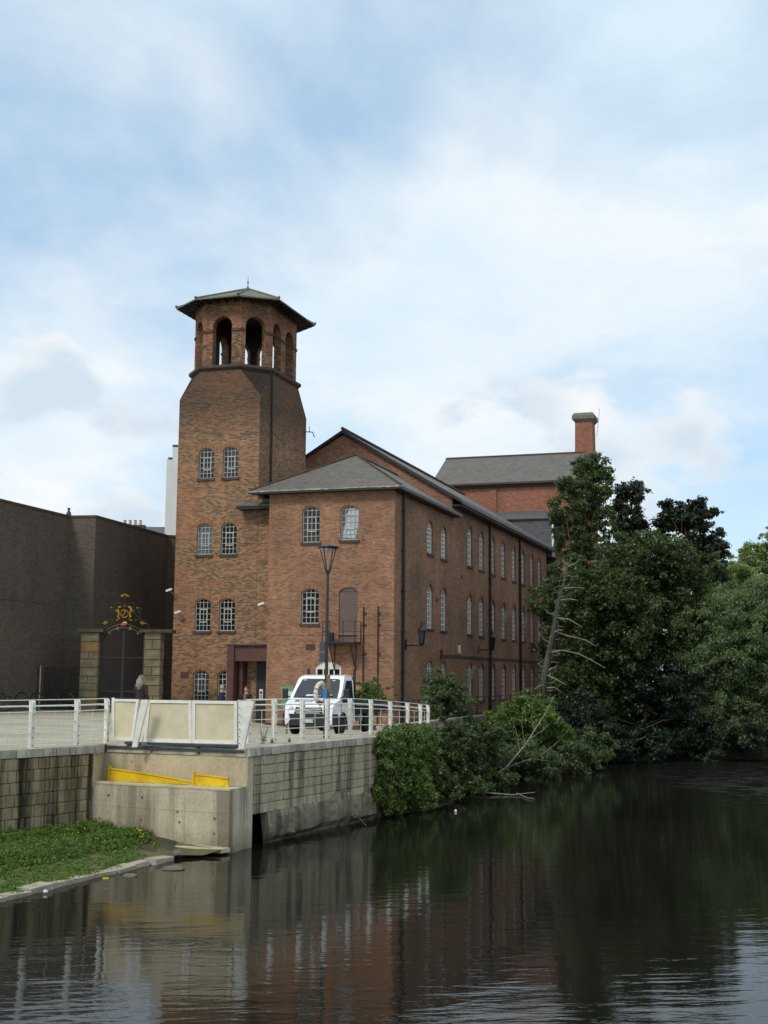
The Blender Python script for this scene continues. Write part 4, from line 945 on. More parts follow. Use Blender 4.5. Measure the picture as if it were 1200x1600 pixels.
# entrance portal
po = thing('entrance_portal', 'rust brown steel portal round the dark doorway at the foot of the tower', 'doorway', mill(7.75, 1.0, gz(-7, 60)), -AZ)
Zp = lambda z: z - po.location.z
m = MB(); m.box(-1.06, -.70, -1.1, -.001, Zp(-.7), Zp(3.28)); m.build('left_jamb', 'portal', po)
m = MB(); m.box(-.699, 1.03, -1.0, -.02, Zp(2.5), Zp(3.27)); m.build('lintel', 'portal', po)
m = MB(); m.box(-1.1, 1.04, -1.14, -.003, Zp(3.282), Zp(3.34)); m.build('top_flashing', 'dsteel', po)
m = MB(); m.box(-.62, -.42, -.6, -.02, Zp(-.7), Zp(2.495)); m.build('inner_jamb', 'portal', po)
m = MB(); m.box(.12, 1.03, -.08, -.004, Zp(-.7), Zp(2.495)); dr = m.build('dark_door', 'black', po)
m = MB(); m.box(.3, .5, -.095, -.081, Zp(.62), Zp(1.1)); nz = m.build('notice', 'paper', dr)
m = MB(); m.ball((.4, -.096, Zp(.92)), .07, .006, .07); m.box(.34, .46, -.1, -.0955, Zp(.68), Zp(.72)); m.box(.34, .46, -.1, -.0955, Zp(.75), Zp(.79)); m.build('notice_print', 'ink', nz)

# ------------------------------------------------------------------ buildings behind
eb = thing('engine_house', 'red brick building with long slate roof behind the far end of the mill', 'building', mill(3.5, 42.0, -1.2), -AZ)
Ze = lambda z: z + 1.2
m = MB(); m.box(-6.4, 5.2, 0, 9, 0, Ze(17.55)); m.build('wall', 'fbrick', eb)
m = MB(); 
for x in (-5.9, -1.4, 3.9): m.box(x - .25, x + .25, -.09, -.002, 0, Ze(17.1))
m.build('pilaster', 'fbrick', eb)
m = MB(); m.box(-6.45, 5.25, -.16, -.001, Ze(17.2), Ze(17.5)); m.build('corbel_band', 'stone_dark', eb)
re = slab('roof', [[(-6.7, -.45, Ze(17.6)), (5.45, -.45, Ze(17.6)), (5.45, 4.5, Ze(20.6)), (-6.7, 4.5, Ze(20.6))], [(-6.7, 9.45, Ze(17.6)), (-6.7, 4.5, Ze(20.6)), (5.45, 4.5, Ze(20.6)), (5.45, 9.45, Ze(17.6))]], .12, 'slate', eb)
MB().box(-6.6, 5.45, -.49, -.455, Ze(17.42), Ze(17.56)).build('gutter', 'stone_dark', re)
MB().tube([(-6.7, 4.5, Ze(20.62)), (5.45, 4.5, Ze(20.62))], .1, 6).build('ridge_tile', 'stone_dark', re)
MB().add([(5.21, 0, Ze(17.5)), (5.21, 9, Ze(17.5)), (5.21, 4.5, Ze(20.45))], [(0, 1, 2)]).build('gable_end', 'fbrick', eb)
ch = thing('brick_chimney', 'square tapering brick chimney with a pale stone cap behind the slate roof', 'chimney', mill(-1.56, 49, -1.2), -AZ)
m = MB(); hb, ht, H_ = 1.02, .74, Ze(24.3)
zz = 23.6
m.add([(x * hb, y * hb, 0) for x, y in ((-1, -1), (1, -1), (1, 1), (-1, 1))] + [(x * ht, y * ht, Ze(zz)) for x, y in ((-1, -1), (1, -1), (1, 1), (-1, 1))], [(4, 5, 6, 7), (0, 1, 5, 4), (1, 2, 6, 5), (2, 3, 7, 6), (3, 0, 4, 7)]); m.build('shaft', 'fbrick', ch)
m = MB(); 
for a, b, z0, z1 in ((.74, .98, 23.55, 23.85), (.98, .98, 23.85, 24.15), (.98, .8, 24.15, 24.4)):
    m.add([(x * a, y * a, Ze(z0)) for x, y in ((-1, -1), (1, -1), (1, 1), (-1, 1))] + [(x * b, y * b, Ze(z1)) for x, y in ((-1, -1), (1, -1), (1, 1), (-1, 1))], [(4, 5, 6, 7), (0, 1, 5, 4), (1, 2, 6, 5), (2, 3, 7, 6), (3, 0, 4, 7)])
m.build('cap', 'stone_grey', ch)
MB().tube([(.9, .2, Ze(22.5)), (1.0, .2, Ze(22.6)), (1.25, .2, Ze(24.9))], .02, 4).build('aerial', 'steel', ch)
lh = thing('lucam', 'slate hung hoist house standing over the river end of the mill roof', 'roof house', mill(2.1, 39.5, 11.2), -AZ)
m = MB(); m.box(-2.6, 2.45, 0, 2.4, 0, 3.1); m.build('wall', 'slate_wall', lh)
slab('roof', [[(-2.7, -.2, 3.08), (2.6, -.2, 3.08), (2.6, 2.5, 4.0), (-2.7, 2.5, 4.0)]], .08, 'slate_wall', lh)
MB().box(2.451, 2.6, .02, .2, 0, 3.0).build('corner_board', 'paleclad', lh)
# timber hoist structure at the end of the mill
wt = thing('timber_hoist', 'weathered timber staging against the far river end of the mill', 'timber staging', mill(-.9, 40.0, -1.2), -AZ)
for x, y in ((-.6, 0), (.9, 0), (-.6, 2), (.9, 2)): MB().box(x - .1, x + .1, y - .1, y + .1, 0, 11.6).build('post', 'wood', wt)
for z in (5.6, 8.7, 11.4): MB().box(-.9, 1.3, -.4, 2.4, z, z + .18).build('deck', 'iron', wt)
for i in range(6): MB().box(-.5 + i * .25, -.3 + i * .25, 1.9, 1.94, 8.9, 11.3).build('board', 'wood', wt)
MB().box(-.9, 1.3, -.42, -.36, 9.5, 9.58).build('rail', 'iron', wt)
ob_ = thing('brick_outbuilding', 'small orange red brick building showing between the tall river trees', 'building', (15.9, 90, -1.2), -AZ)
MB().box(-3.2, .7, 0, 5, 0, 12.3).build('wall', 'fbrick', ob_); MB().box(-3.3, .85, -.1, 5.1, 12.302, 12.5).build('parapet', 'stone_dark', ob_); MB().box(-1.05, -.4, -.06, -.002, 0, 12.3).build('stone_pier', 'pillar', ob_)
# dark modern building on the left
H0 = 9.9
def atz(px, py, z): r = CR * (px - 600) / FPX - CU * (py - 800) / FPX + _f; return Vector((0, 0, CZ)) + r * ((z - CZ) / r.z)
K0, K1, K2, K3 = atz(0, 783, H0), atz(109, 809, H0), atz(150, 808.5, H0), atz(262, 839, H0)
Km = K0 + (K0 - K1) * 1.2
db = thing('brown_brick_building', 'windowless dark brown brick building with stepped corner left of the tower', 'building', (K1.x, K1.y, -.3)); c = db.location.copy()
def vwall(m, pts_, z0, z1):
    for a, b in zip(pts_, pts_[1:]): m.add([(a.x - c.x, a.y - c.y, z0 - c.z), (b.x - c.x, b.y - c.y, z0 - c.z), (b.x - c.x, b.y - c.y, z1 - c.z), (a.x - c.x, a.y - c.y, z1 - c.z)], [(0, 1, 2, 3)])
m = MB(); K4 = K3 + Vector((6, 2.0, 0)); KB = [K4 + Vector((0, 25, 0)), Vector((-45, 100, 0)), Km + Vector((-14, 0, 0)), Km]
vwall(m, [Km, K1, K2, K3, K4] + KB, -.5, H0); m.add([(p.x - c.x, p.y - c.y, H0 - .3 - c.z) for p in [Km, K1, K2, K3, K4] + KB[:3]], [tuple(range(8))]); m.build('wall', 'dbrick', db)
m = MB()
for a, b in ((Km, K1), (K1, K2), (K2, K3), (K3, K4)):
    d_ = (b - a).normalized(); n = Vector((d_.y, -d_.x, 0)); slab_wall(m, a - c + n * .04, b - c + n * .04, H0 - c.z + .002, H0 + .12 - c.z, .3)
m.build('parapet_coping', 'stone_dark', db)
m = MB(); a, b = K0.lerp(K1, -.3), K0.lerp(K1, .68); d_ = (b - a).normalized(); n = Vector((d_.y, -d_.x, 0)); slab_wall(m, a - c + n * .03, b - c + n * .03, 5.3 - c.z, 5.4 - c.z, .04); m.build('brick_ledge', 'dbrick', db)
m = MB(); m.lathe([(.16, H0 - c.z + .1), (.12, H0 - c.z + .3), (.05, H0 - c.z + .42), (.09, H0 - c.z + .55)], 8, (at(105, 806, K1.y).x - c.x, .3, 0)); m.build('roof_vent', 'stone_dark', db)
# white slab tower and chimneyed roof behind
wb = thing('white_building', 'narrow tall white building rising in two steps close to the left side of the tower', 'building', (-14.6, 84, -.5)); c = wb.location
a0, a1, a2 = at(257, 838, 84), at(265.5, 838, 84), at(292, 838, 84)
zt1, zt2 = at(260, 717, 84).z, at(270, 697.5, 84).z
m = MB(); m.box(a0.x - c.x, a1.x - c.x, 0, 4, 0, zt1 + .5); m.build('lower_slab', 'paleclad', wb); m = MB(); m.box(a1.x - c.x + .003, a2.x - c.x, 0, 4, 0, zt2 + .5); m.build('upper_slab', 'paleclad', wb)
m = MB(); m.box(a0.x - c.x + .1, a1.x - c.x, -.05, 1, zt1 + .502, zt1 + .6); m.box(a1.x - c.x, a2.x - c.x, -.05, 1, zt2 + .502, zt2 + .6); m.build('dark_capping', 'iron', wb)
bb = thing('slate_roofed_house', 'dark slate roof with rows of clay chimney pots beyond the brown brick building', 'house', (-17.5, 95, -.5)); c = bb.location
zz = at(230, 816, 95).z + .5
m = MB(); m.box(-3.2, 3.2, 0, 6, 0, zz - 1.4); m.build('wall', 'dbrick', bb)
slab('roof', [[(-3.6, -.4, zz - 1.5), (3.6, -.4, zz - 1.5), (3.6, 3, zz), (-3.6, 3, zz)], [(-3.6, 6.4, zz - 1.5), (-3.6, 3, zz), (3.6, 3, zz), (3.6, 6.4, zz - 1.5)]], .1, 'slate_wall', bb)
for x0, k in ((-1.9, 4), (1.5, 5)):
    s_ = MB().box(x0 - .9, x0 + .9 + (.3 if k > 4 else 0), 2.6, 3.3, zz - 1, zz + .1).build('chimney_stack', 'stone_dark', bb)
    for i in range(k): MB().lathe([(.13, zz + .102), (.1, zz + .45), (.13, zz + .5)], 8, (x0 - .7 + i * .4, 2.95, 0)).build('chimney_pot', 'coping', s_)

# ------------------------------------------------------------------ gates
def G(x, y=0, z=0): return Vector((x, y, z))
GY = 63.0; GZ0 = gz(-13, GY)
STP = [stone_mesh(50 + i, 'pillar', 'stone') for i in range(4)] + [stone_mesh(60, 'pillar2', 'stone')]
def gate_pillar(label, x0, x1, cap0, cap1):
    o = thing('gate_pillar', label, 'gate pillar', ((x0 + x1) / 2, GY, GZ0), 0, 'stone pillars of the iron gates'); r = random.Random(int(-x0 * 10)); wd = x1 - x0; hh = 3.84 - GZ0
    MB().box(-wd / 2 + .04, wd / 2 - .04, .08, .95, 0, hh - .1).build('core', 'pillar', o)
    z = 0; k = 0
    while z < hh - .15:
        h = min(r.choice((.34, .42, .5)), hh - z)
        if hh - z - h < .2: h = hh - z
        if k % 3 == 1:
            s = r.uniform(.35, .65)
            for a, b in ((0, s), (s, 1)): link('stone', r.choice(STP), o, (-wd / 2 + wd * (a + b) / 2, .07 + r.uniform(-.01, .01), z + h / 2), (0, 0, 0), (wd * (b - a) - .012, .3, h - .014))
        else: link('stone', r.choice(STP), o, (0, .07 + r.uniform(-.01, .01), z + h / 2), (0, 0, 0), (wd - .006, .3, h - .014))
        link('stone', STP[k % 4], o, (wd / 2 - .13, .5, z + h / 2), (0, 0, pi / 2), (.8, .28, h - .014))
        z += h; k += 1
    MB().box(cap0 - (x0 + x1) / 2, cap1 - (x0 + x1) / 2, -.2, 1.05, hh + .002, hh + .17).build('cap_stone', 'stone_dark', o)
gate_pillar('gritstone pillar left of the gilded iron gates', -14.9, -14.02, -15.1, -13.78)
gate_pillar('gritstone pillar right of the gilded iron gates, behind the walking woman', -11.77, -10.95, -12.0, -10.4)
ga = thing('iron_gates', 'tall black wrought iron double gates with an arched overthrow and gilded crest', 'gates', (-12.86, GY + .3, GZ0))
gw = 1.06; gh = 4.0 - GZ0
def gtop(x): return 3.0 + .95 * sqrt(max(0, 1 - (x / (gw + .05)) ** 2)) - GZ0
BAR = {}
for sgn in (-1, 1):
    lf = MB()
    for z in (.12, .62, .95, 2.6): lf.box(min(sgn * .03, sgn * gw), max(sgn * .03, sgn * gw), -.025, .025, z, z + .06)
    lf.box(sgn * .03 - .03, sgn * .03 + .03, -.03, .03, .05, gtop(.03) - .02); lf.box(sgn * gw - .035, sgn * gw + .035, -.031, .031, .05, gtop(gw))
    leaf = lf.build('gate_leaf', 'iron', ga)
    for i in range(10):
        x = sgn * (.12 + i * .095); MB().tube([(x, 0, .13), (x, 0, gtop(x) - .03)], .014, 5).build('bar', 'iron', leaf)
    dg = MB()
    for i in range(20): x = sgn * (.07 + i * .048); dg.lathe([(.009, .18), (.009, .88), (.02, .9), (.003, 1.0)], 5, (x, -.01, 0))
    dg.build('dog_bars', 'iron', leaf)
for x in (-1.42, 1.12):
    m = MB()
    for dx in (-.12, .12): m.box(x + dx - .03, x + dx + .03, -.04, .04, 0, gh - .25)
    for i in range(6): m.ring((x, 0, .5 + i * .5), .1, .018, (0, 1, 0), 12, 5)
    for z in (.1, 1.8, gh - .3): m.box(x - .12, x + .12, -.035, .035, z, z + .05)
    m.build('side_standard', 'iron', ga)
m = MB(); pts_ = [(x, 0, gtop(x) + .12) for x in np.linspace(-gw, gw, 17)]; m.tube(pts_, .05, 6); pts_ = [(x * 1.12, 0, gtop(x) + .32 - .1 * abs(x)) for x in np.linspace(-gw, gw, 17)]; m.tube(pts_, .035, 6)
for i, x in enumerate(np.linspace(-.9, .9, 9)): m.ring((x, 0, gtop(x) + .22), .085, .016, (0, 1, 0), 12, 5)
for s in (-1, 1):
    for cx, cz, R_, a0, a1 in ((.55, 4.75, .22, -1.2, 3.6), (.95, 4.3, .16, -1.0, 3.8), (.72, 4.95, .12, -2, 3), (.35, 5.2, .15, -1.5, 3)): m.ring((s * cx, 0, cz - GZ0), R_, .02, (0, 1, 0), 14, 5, a0 if s > 0 else pi - a1, a1 if s > 0 else pi - a0)
    m.tube([(s * 1.35, 0, gh - .3), (s * 1.2, 0, gh + .25), (s * .8, 0, gh + .45), (s * .45, 0, gh + .9), (s * .1, 0, gh + 1.35)], .022, 5)
    m.tube([(s * .82, 0, gh + .3), (s * .8, 0, gh + 1.1)], .016, 5)
m.tube([(0, 0, gh + .1), (0, 0, gh + 1.75)], .025, 5)
ov = m.build('overthrow', 'iron', ga)
m = MB()
def leafy(x, z, s, tilt=0):
    for a in (-.9, 0, .9): m.tube([(x, -.03, z), (x + s * .5 * sin(a + tilt), -.05, z + s * .6 * cos(a + tilt)), (x + s * sin(a + tilt) * 1.15, -.03, z + s * cos(a + tilt) * .95)], [s * .12, s * .2, s * .03], 5)
zc_ = 4.78 - GZ0
m.ring((0, -.04, zc_), .22, .018, (0, 1, 0), 18, 6)
for s in (-1, 1):
    m.tube([(s * .28, -.04, zc_ - .34), (s * .36, -.05, zc_ - .18), (s * .30, -.05, zc_ + .02), (s * .40, -.05, zc_ + .2), (s * .33, -.05, zc_ + .36), (s * .2, -.05, zc_ + .4)], [.03, .06, .045, .075, .06, .03], 6)
    m.tube([(s * .38, -.04, zc_ + .1), (s * .5, -.04, zc_ + .18), (s * .52, -.04, zc_ + .05)], [.05, .04, .015], 5); m.tube([(s * .36, -.04, zc_ - .36), (s * .46, -.04, zc_ - .4)], .03, 5)
    leafy(s * 1.05, zc_ - .62, .2, s * .3); leafy(s * .75, zc_ + .3, .1); leafy(s * .68, zc_ - .40, .08); leafy(s * .42, zc_ - .88, .16, -s * 1.2); leafy(s * .78, zc_ - 1.1, .13, s * 2); leafy(s * .12, zc_ + .98, .16, s * .25)
leafy(0, zc_ + .4, .1); leafy(0, zc_ + 1.08, .1)
m.v = [(x * .86, y, zc_ + (z - zc_) * .86) for x, y, z in m.v]; m.split('gilded_scroll', 'gold', ov)
m = MB(); m.ball((0, -.06, zc_ - .5), .1, .06, .12); m.ball((-.08, -.06, zc_ - .55), .07, .05, .07); m.split('rose_petal', 'pink', ov)
m = MB(); m.ball((.09, -.06, zc_ - .48), .08, .05, .1); m.tube([(-.1, -.03, zc_ - .1), (.02, -.05, zc_), (.0, -.05, zc_ + .1), (.09, -.03, zc_ + .12)], .028, 5); m.split('crest_shield', 'gold', ov)
# iron railing and white pole left of the gates
ir = thing('iron_railing', 'black iron railing of thin bars between the white pole and the left gate pillar', 'railing', (-16.0, 64.2, .0))
BM = MB().lathe([(.014, .05), (.014, 2.0), (.024, 2.03), (.003, 2.14)], 5).mesh('bar', 'iron')
for i in range(19): link('bar', BM, ir, (-.92 + i * .102, 0, 0))
m = MB(); m.box(-1.0, 1.0, -.02, .02, .25, .3); m.box(-1.0, 1.0, -.021, .021, 1.8, 1.85); m.build('rail', 'iron', ir); m = MB(); m.box(-1.06, -1.0, -.04, .04, 0, 2.2); m.box(1.0, 1.06, -.04, .04, 0, 2.2); m.build('post', 'iron', ir)
m = MB(); m.box(-1.1, 1.1, .1, .6, -.4, .32); tag(m.build('low_wall', 'dbrick', None, loc=(-16.0, 64.2, .0)), 'low dark wall under the iron railing beside the gates', 'low wall')
o = MB().lathe([(.05, 0), (.045, 2.15), (.02, 2.2)], 8).build('white_pole', 'steel', None, loc=(-17.0, 63.6, .0)); tag(o, 'pale metal pole standing at the left end of the iron railing', 'pole')
o = thing('notice_board', 'small dark notice boards on the brown brick wall behind the cycle hoops', 'notice board', (-18.7, 64.4, 0)); 
MB().box(-.2, .2, -.03, .03, 1.2, 1.75).build('upper_board', 'iron', o); MB().box(-.3, .3, -.03, .03, .55, 1.0).build('lower_board', 'iron', o); MB().box(-.03, .03, .031, .09, 0, 1.75).build('post', 'iron', o)
# cycle hoops and bicycle
hp = MB().ring((0, 0, .35), .42, .03, (.5, 1, 0), 14, 6, -.4, pi + .4).mesh('cycle_hoop', 'iron')
for i, x in enumerate((-17.0, -16.3, -15.6, -14.9)):
    o = link('cycle_hoop', hp, None, (x - .2, 61.2 + .1 * i, .12)); tag(o, ['leftmost bare cycle hoop, next to the parked bicycle', 'second cycle hoop counted from the parked bicycle', 'third cycle hoop counted from the parked bicycle', 'cycle hoop closest to the left gate pillar'][i], 'cycle rack', 'cycle hoops by the brown brick wall')
bk = thing('bicycle', 'parked bicycle with a shining wheel by the cycle hoops at the left edge', 'bicycle', (-18.15, 60.4, 0.05), radians(-12))
for x in (-.52, .52):
    wl = MB().ring((x, 0, .34), .32, .022, (0, 1, 0), 24, 6).build('wheel', 'rubber', bk); MB().ring((x, 0, .34), .295, .014, (0, 1, 0), 24, 5).build('rim', 'steel', wl)
    m = MB()
    for i in range(10): m.tube([(x, 0, .34), (x + .29 * cos(i * pi / 5), 0, .34 + .29 * sin(i * pi / 5))], .004, 3)
    m.build('spokes', 'steel', wl)
m = MB(); bb_, st_, hd, rear, fork = (-.08, 0, .3), (-.2, 0, .78), (.36, 0, .82), (-.52, 0, .34), (.52, 0, .34)
for a, b in ((bb_, st_), (st_, hd), (bb_, hd), (bb_, rear), (st_, rear), (hd, fork)): m.tube([a, b], .018, 6)
m.tube([st_, (-.22, 0, .92)], .014, 6); m.tube([hd, (.33, 0, .98)], .016, 6); m.build('frame', 'navy', bk)
MB().ball((-.22, 0, .95), .14, .06, .04).build('saddle', 'black', bk); MB().tube([(.3, -.28, .99), (.34, 0, 1.0), (.3, .28, .99)], .014, 6).build('handlebar', 'black', bk); MB().lathe([(.09, -.006), (.09, .006)], 14).build('chainwheel', 'steel', bk, loc=(-.08, -.04, .3), rot=(pi / 2, 0, 0))

# ------------------------------------------------------------------ lamp column with lifebuoy behind it
lx = at(508.7, 1157, 38.2); lx.z = gz(lx.x, 38.2)
lp_ = thing('street_lamp', 'dark grey lamp column with a flat conical head before the mill', 'street lamp', lx)
H = 5.72 - lx.z
MB().lathe([(.075, 0), (.075, .9), (.055, .95), (.038, H - .95), (.036, H - .86), (.06, H - .82), (.05, H - .74)], 10).build('column', 'lamp_grey', lp_)
hd = MB().lathe([(.28, H - .10), (.33, H - .05), (.32, H - .03), (.18, H + .02), (.03, H + .035)], 20).build('lamp_head', 'lamp_grey', lp_)
MB().lathe([(.23, H - .14), (.26, H - .102)], 16).build('lamp_lens', 'chrome', hd)
for i in range(4):
    a = pi / 4 + i * pi / 2 + .3; MB().tube([(.05 * cos(a), .05 * sin(a), H - .85), (.28 * cos(a), .28 * sin(a), H - .10)], .018, 6).build('arm', 'lamp_grey', lp_)
MB().tube([(0, 0, H - .76), (.0, 0, H - .12)], .018, 8).build('lamp_stem', 'steel', lp_)
for z0, z1 in ((2.55, 2.83), (2.25, 2.52)): MB().box(-.22, -.06, -.07, .07, z0, z1).build('control_box', 'sign_dark', lp_)
lb = at(507, 1157, 37.6); lb.z = gz(lb.x, 37.6)
bs = thing('lifebuoy_stand', 'timber post carrying a lifebuoy board behind the white railing', 'lifebuoy post', (lb.x + .09, lb.y, lb.z))
MB().box(-.055, .055, -.05, .05, 0, 1.86).build('post', 'wood', bs); MB().box(-.13, -.03, -.24, -.052, .95, 1.45).build('board', 'board_blue', bs)
lr = thing('lifebuoy', 'cream and red lifebuoy hanging on the timber post in front of the van', 'lifebuoy', (lb.x - .12, lb.y - .12, lb.z + 1.32), radians(62))
for i in range(8):
    MB().ring((0, 0, 0), .29, .062, (0, 1, 0), 5, 8, i * pi / 4 + .01, (i + 1) * pi / 4 - .01).build('ring_segment', 'ring_red' if i in (1, 3, 5, 7) and i in (5,) else 'ring_cream', lr)
m = MB()
for i in range(4): m.ring((0, 0, 0), .36, .008, (0, 1, 0), 5, 4, i * pi / 2 + .5, i * pi / 2 + 1.6)
m.build('grab_rope', 'ring_cream', lr)

# ------------------------------------------------------------------ van
VZ = gz(-2.4, 46.5)
van = thing('flatbed_van', 'white flatbed van with black bumper and mirrors parked facing the railing', 'van', (-2.33, 46.15, VZ), atan2(-.958, -.286))
prof = [(.93, .38), (.97, .55), (.95, .80), (.90, 1.02), (.80, 1.12), (.30, 1.27), (-.42, 2.00), (-.55, 2.08), (-.95, 2.13), (-1.32, 2.10), (-1.36, 1.9), (-1.36, .45), (-.42, .40), (-.38, .60), (-.22, .76), (0, .80), (.22, .76), (.38, .60), (.42, .38)]
def hw(z, x): 
    k = .97 if z < 1.15 else .97 - (z - 1.15) * .12
    return k - (.10 * sstep(.55, .97, x)) - (.06 if z > 2.05 else 0)
m = MB(); n = len(prof)
m.add([(x, -hw(z, x), z) for x, z in prof] + [(x, hw(z, x), z) for x, z in prof], [(i, (i + 1) % n, n + (i + 1) % n, n + i) for i in range(n)])
tri = tessellate_polygon([[Vector((x, z, 0)) for x, z in prof]]); m.f += [tuple(t) for t in tri] + [tuple(i + n for i in t[::-1]) for t in tri]
body = m.build('cab', 'vanwhite', van)
bvl = body.modifiers.new('soft_edges', 'BEVEL'); bvl.width = .03; bvl.segments = 2; bvl.limit_method = 'ANGLE'; bvl.angle_limit = radians(35)
def on_ws(t, y): x = lerp(.30, -.42, t); z = lerp(1.27, 2.00, t); return (x, y, z)
up_ws = Vector((.73, 0, .72)).normalized()
def patch(name, pts_, mat, off, par, th=.012):
    m = MB(); k = len(pts_); P = [Vector(p) for p in pts_]; nrm = (P[1] - P[0]).cross(P[2] - P[0]).normalized(); off = Vector(off)
    if nrm.dot(off) < 0: P = P[::-1]
    o1 = off.normalized() * th
    m.add([p + off for p in P] + [p + off + o1 for p in P], [tuple(range(k))[::-1], tuple(range(k, 2 * k))] + [(i, (i + 1) % k, k + (i + 1) % k, k + i) for i in range(k)]); return m.build(name, mat, par)
ws = patch('windscreen', [on_ws(.05, -.83), on_ws(.05, .83), on_ws(.5, .80), on_ws(.93, .72), on_ws(.97, .64), on_ws(.97, -.64), on_ws(.93, -.72), on_ws(.5, -.80)], 'windscreen', up_ws * .004, van)
for y0, y1 in ((-.62, -.05), (.1, .66)):
    m = MB(); m.tube([Vector(on_ws(.06, y0)) + up_ws * .035, Vector(on_ws(.12, y1)) + up_ws * .035], .012, 4); m.build('wiper', 'black', ws)
patch('dash_paper', [on_ws(.10, -.38), on_ws(.10, -.02), on_ws(.2, -.06), on_ws(.2, -.36)], 'paper', up_ws * .018, ws, .003); patch('dash_card', [on_ws(.11, .0), on_ws(.11, .2), on_ws(.17, .2), on_ws(.17, .0)], 'board_blue', up_ws * .018, ws, .003)
for y, t in ((-.6, .92), (.5, .9), (.55, .2)): patch('sticker', [on_ws(t - .03, y - .06), on_ws(t - .03, y + .06), on_ws(t, y + .06), on_ws(t, y - .06)], 'paper', up_ws * .018, ws, .003)
for s in (-1, 1):
    sy = lambda x, z: (x, s * (hw(z, x) + .004), z)
    patch('side_window', [sy(.08, 1.22), sy(-.45, 1.80), sy(-.58, 1.92), sy(-1.12, 1.92), sy(-1.16, 1.85), sy(-1.16, 1.14), sy(.05, 1.14)], 'windscreen', Vector((0, s * .006, .001)), van)
    m = MB()
    for a, b in (((-.1 + .3, 1.1), (.2, .62)), ((-1.22, .55), (-1.22, 1.98)), ((.2, .62), (-.35, .62))): m.tube([sy(*a), sy(*b)], .008, 4)
    m.build('door_seam', 'lamp_grey', van)
    MB().box(-1.08, -.9, min(s * .972, s * .995), max(s * .972, s * .995), 1.0, 1.05).build('door_handle', 'black', van)
    mir = MB().box(-.05, .06, -.11, .11, -.2, .22).build('mirror', 'black', van, loc=(.22, s * 1.16, 1.42)); b_ = mir.modifiers.new('soft', 'BEVEL'); b_.width = .04; b_.segments = 2
    MB().tube([(.0, -s * .1, -.05), (.02, -s * .24, -.12)], .025, 5).build('mirror_arm', 'black', mir)
    hl = patch('headlight', [(.90, s * .60, .86), (.92, s * .56, .98), (.80, s * .76, 1.10), (.70, s * .90, 1.12), (.78, s * .93, .92), (.86, s * .86, .84)], 'chrome', Vector((.02, s * .01, .008)), van, .02)
    MB().ball((.875, s * .72, .95), .06, .05, .06, 8, 5).build('lamp_bulb', 'paper', hl)
    m = MB(); m.add([(.94 * 1, s * .8, .60), (.962, s * .7, .60), (.962, s * .7, .66), (.94, s * .8, .66)], [(0, 1, 2, 3)]); m.build('indicator', 'indicator', van)
# grille and bumper
m = MB()
for z in (.80, .86, .92, .98): m.box(.905 - (z - .8) * .12 + .0, .965 - (z - .8) * .28 + .02, -.5 + abs(z - .86), .5 - abs(z - .86), z - .014, z + .014)
m.build('grille_slat', 'chrome', van)
m = MB(); m.add([(.963, -.54, .77), (.963, .54, .77), (.93, .48, 1.0), (.93, -.48, 1.0), (.9, -.54, .77), (.9, .54, .77), (.85, .48, 1.0), (.85, -.48, 1.0)], [(0, 1, 2, 3), (0, 4, 5, 1), (1, 5, 6, 2), (2, 6, 7, 3), (3, 7, 4, 0)]); m.build('grille', 'black', van)
bp = []
for i in range(13):
    y = -1.0 + 2.0 * i / 12; bp.append((1.02 - .16 * abs(y) ** 3, y))
m = MB(); k = len(bp)
m.add([(x, y, .36) for x, y in bp] + [(x, y, .76) for x, y in bp] + [(x - .2, y, .36) for x, y in bp] + [(x - .2, y, .76) for x, y in bp], [(i, i + 1, k + i + 1, k + i) for i in range(k - 1)] + [(k + i, k + i + 1, 3 * k + i + 1, 3 * k + i) for i in range(k - 1)] + [(i, 2 * k + i, 2 * k + i + 1, i + 1) for i in range(k - 1)] + [(0, k, 3 * k, 2 * k), (k - 1, 3 * k - 1, 4 * k - 1, 2 * k - 1)][:1] + [(k - 1, 3 * k - 1, 4 * k - 1, 2 * k - 1)])
bmp = m.build('bumper', 'black', van)
for s in (-1, 1): MB().box(.42, .88, min(s * .985, s * .9), max(s * .985, s * .9), .36, .7).build('bumper_corner', 'black', bmp)
pl = MB().box(1.022, 1.034, -.26, .26, .47, .58).build('number_plate', 'plate', bmp); MB().box(1.0345, 1.037, .205, .258, .472, .578).build('country_band', 'euro', pl)
def text(s, size, mat, parent, M4, name='lettering', ext=.002, shear=0, bold=0):
    cu = bpy.data.curves.new(name, 'FONT'); cu.body = s; cu.size = size; cu.align_x = 'CENTER'; cu.align_y = 'CENTER'; cu.extrude = ext; cu.shear = shear; cu.offset = bold; cu.materials.append(MT[mat])
    t_ = bpy.data.objects.new(name, cu); COL.objects.link(t_); bpy.context.view_layer.update()
    me = bpy.data.meshes.new_from_object(t_.evaluated_get(bpy.context.evaluated_depsgraph_get())); bpy.data.objects.remove(t_)
    o = link(name, me, parent); o.matrix_local = M4; return o
def basis(xa, up, loc): xa = Vector(xa).normalized(); up = Vector(up).normalized(); n = xa.cross(up); M_ = Matrix((xa, up, n)).transposed().to_4x4(); M_.translation = loc; return M_
text('MX07 OXB', .1, 'ink', pl, basis((0, 1, 0), (0, 0, 1), (1.036, -.02, .525)), 'plate_lettering', .001)
bup = Vector((-.5, 0, .15)).normalized()
text('BURNT TREE', .215, 'blueink', van, basis((0, 1, 0), bup, (.55, -.06, 1.205)), 'bonnet_lettering', .003, .3, .004)
text('IVECO', .075, 'paper', van, basis((0, 1, 0), (0, 0, 1), (.97, 0, .89)), 'grille_badge', .002, 0, .002)
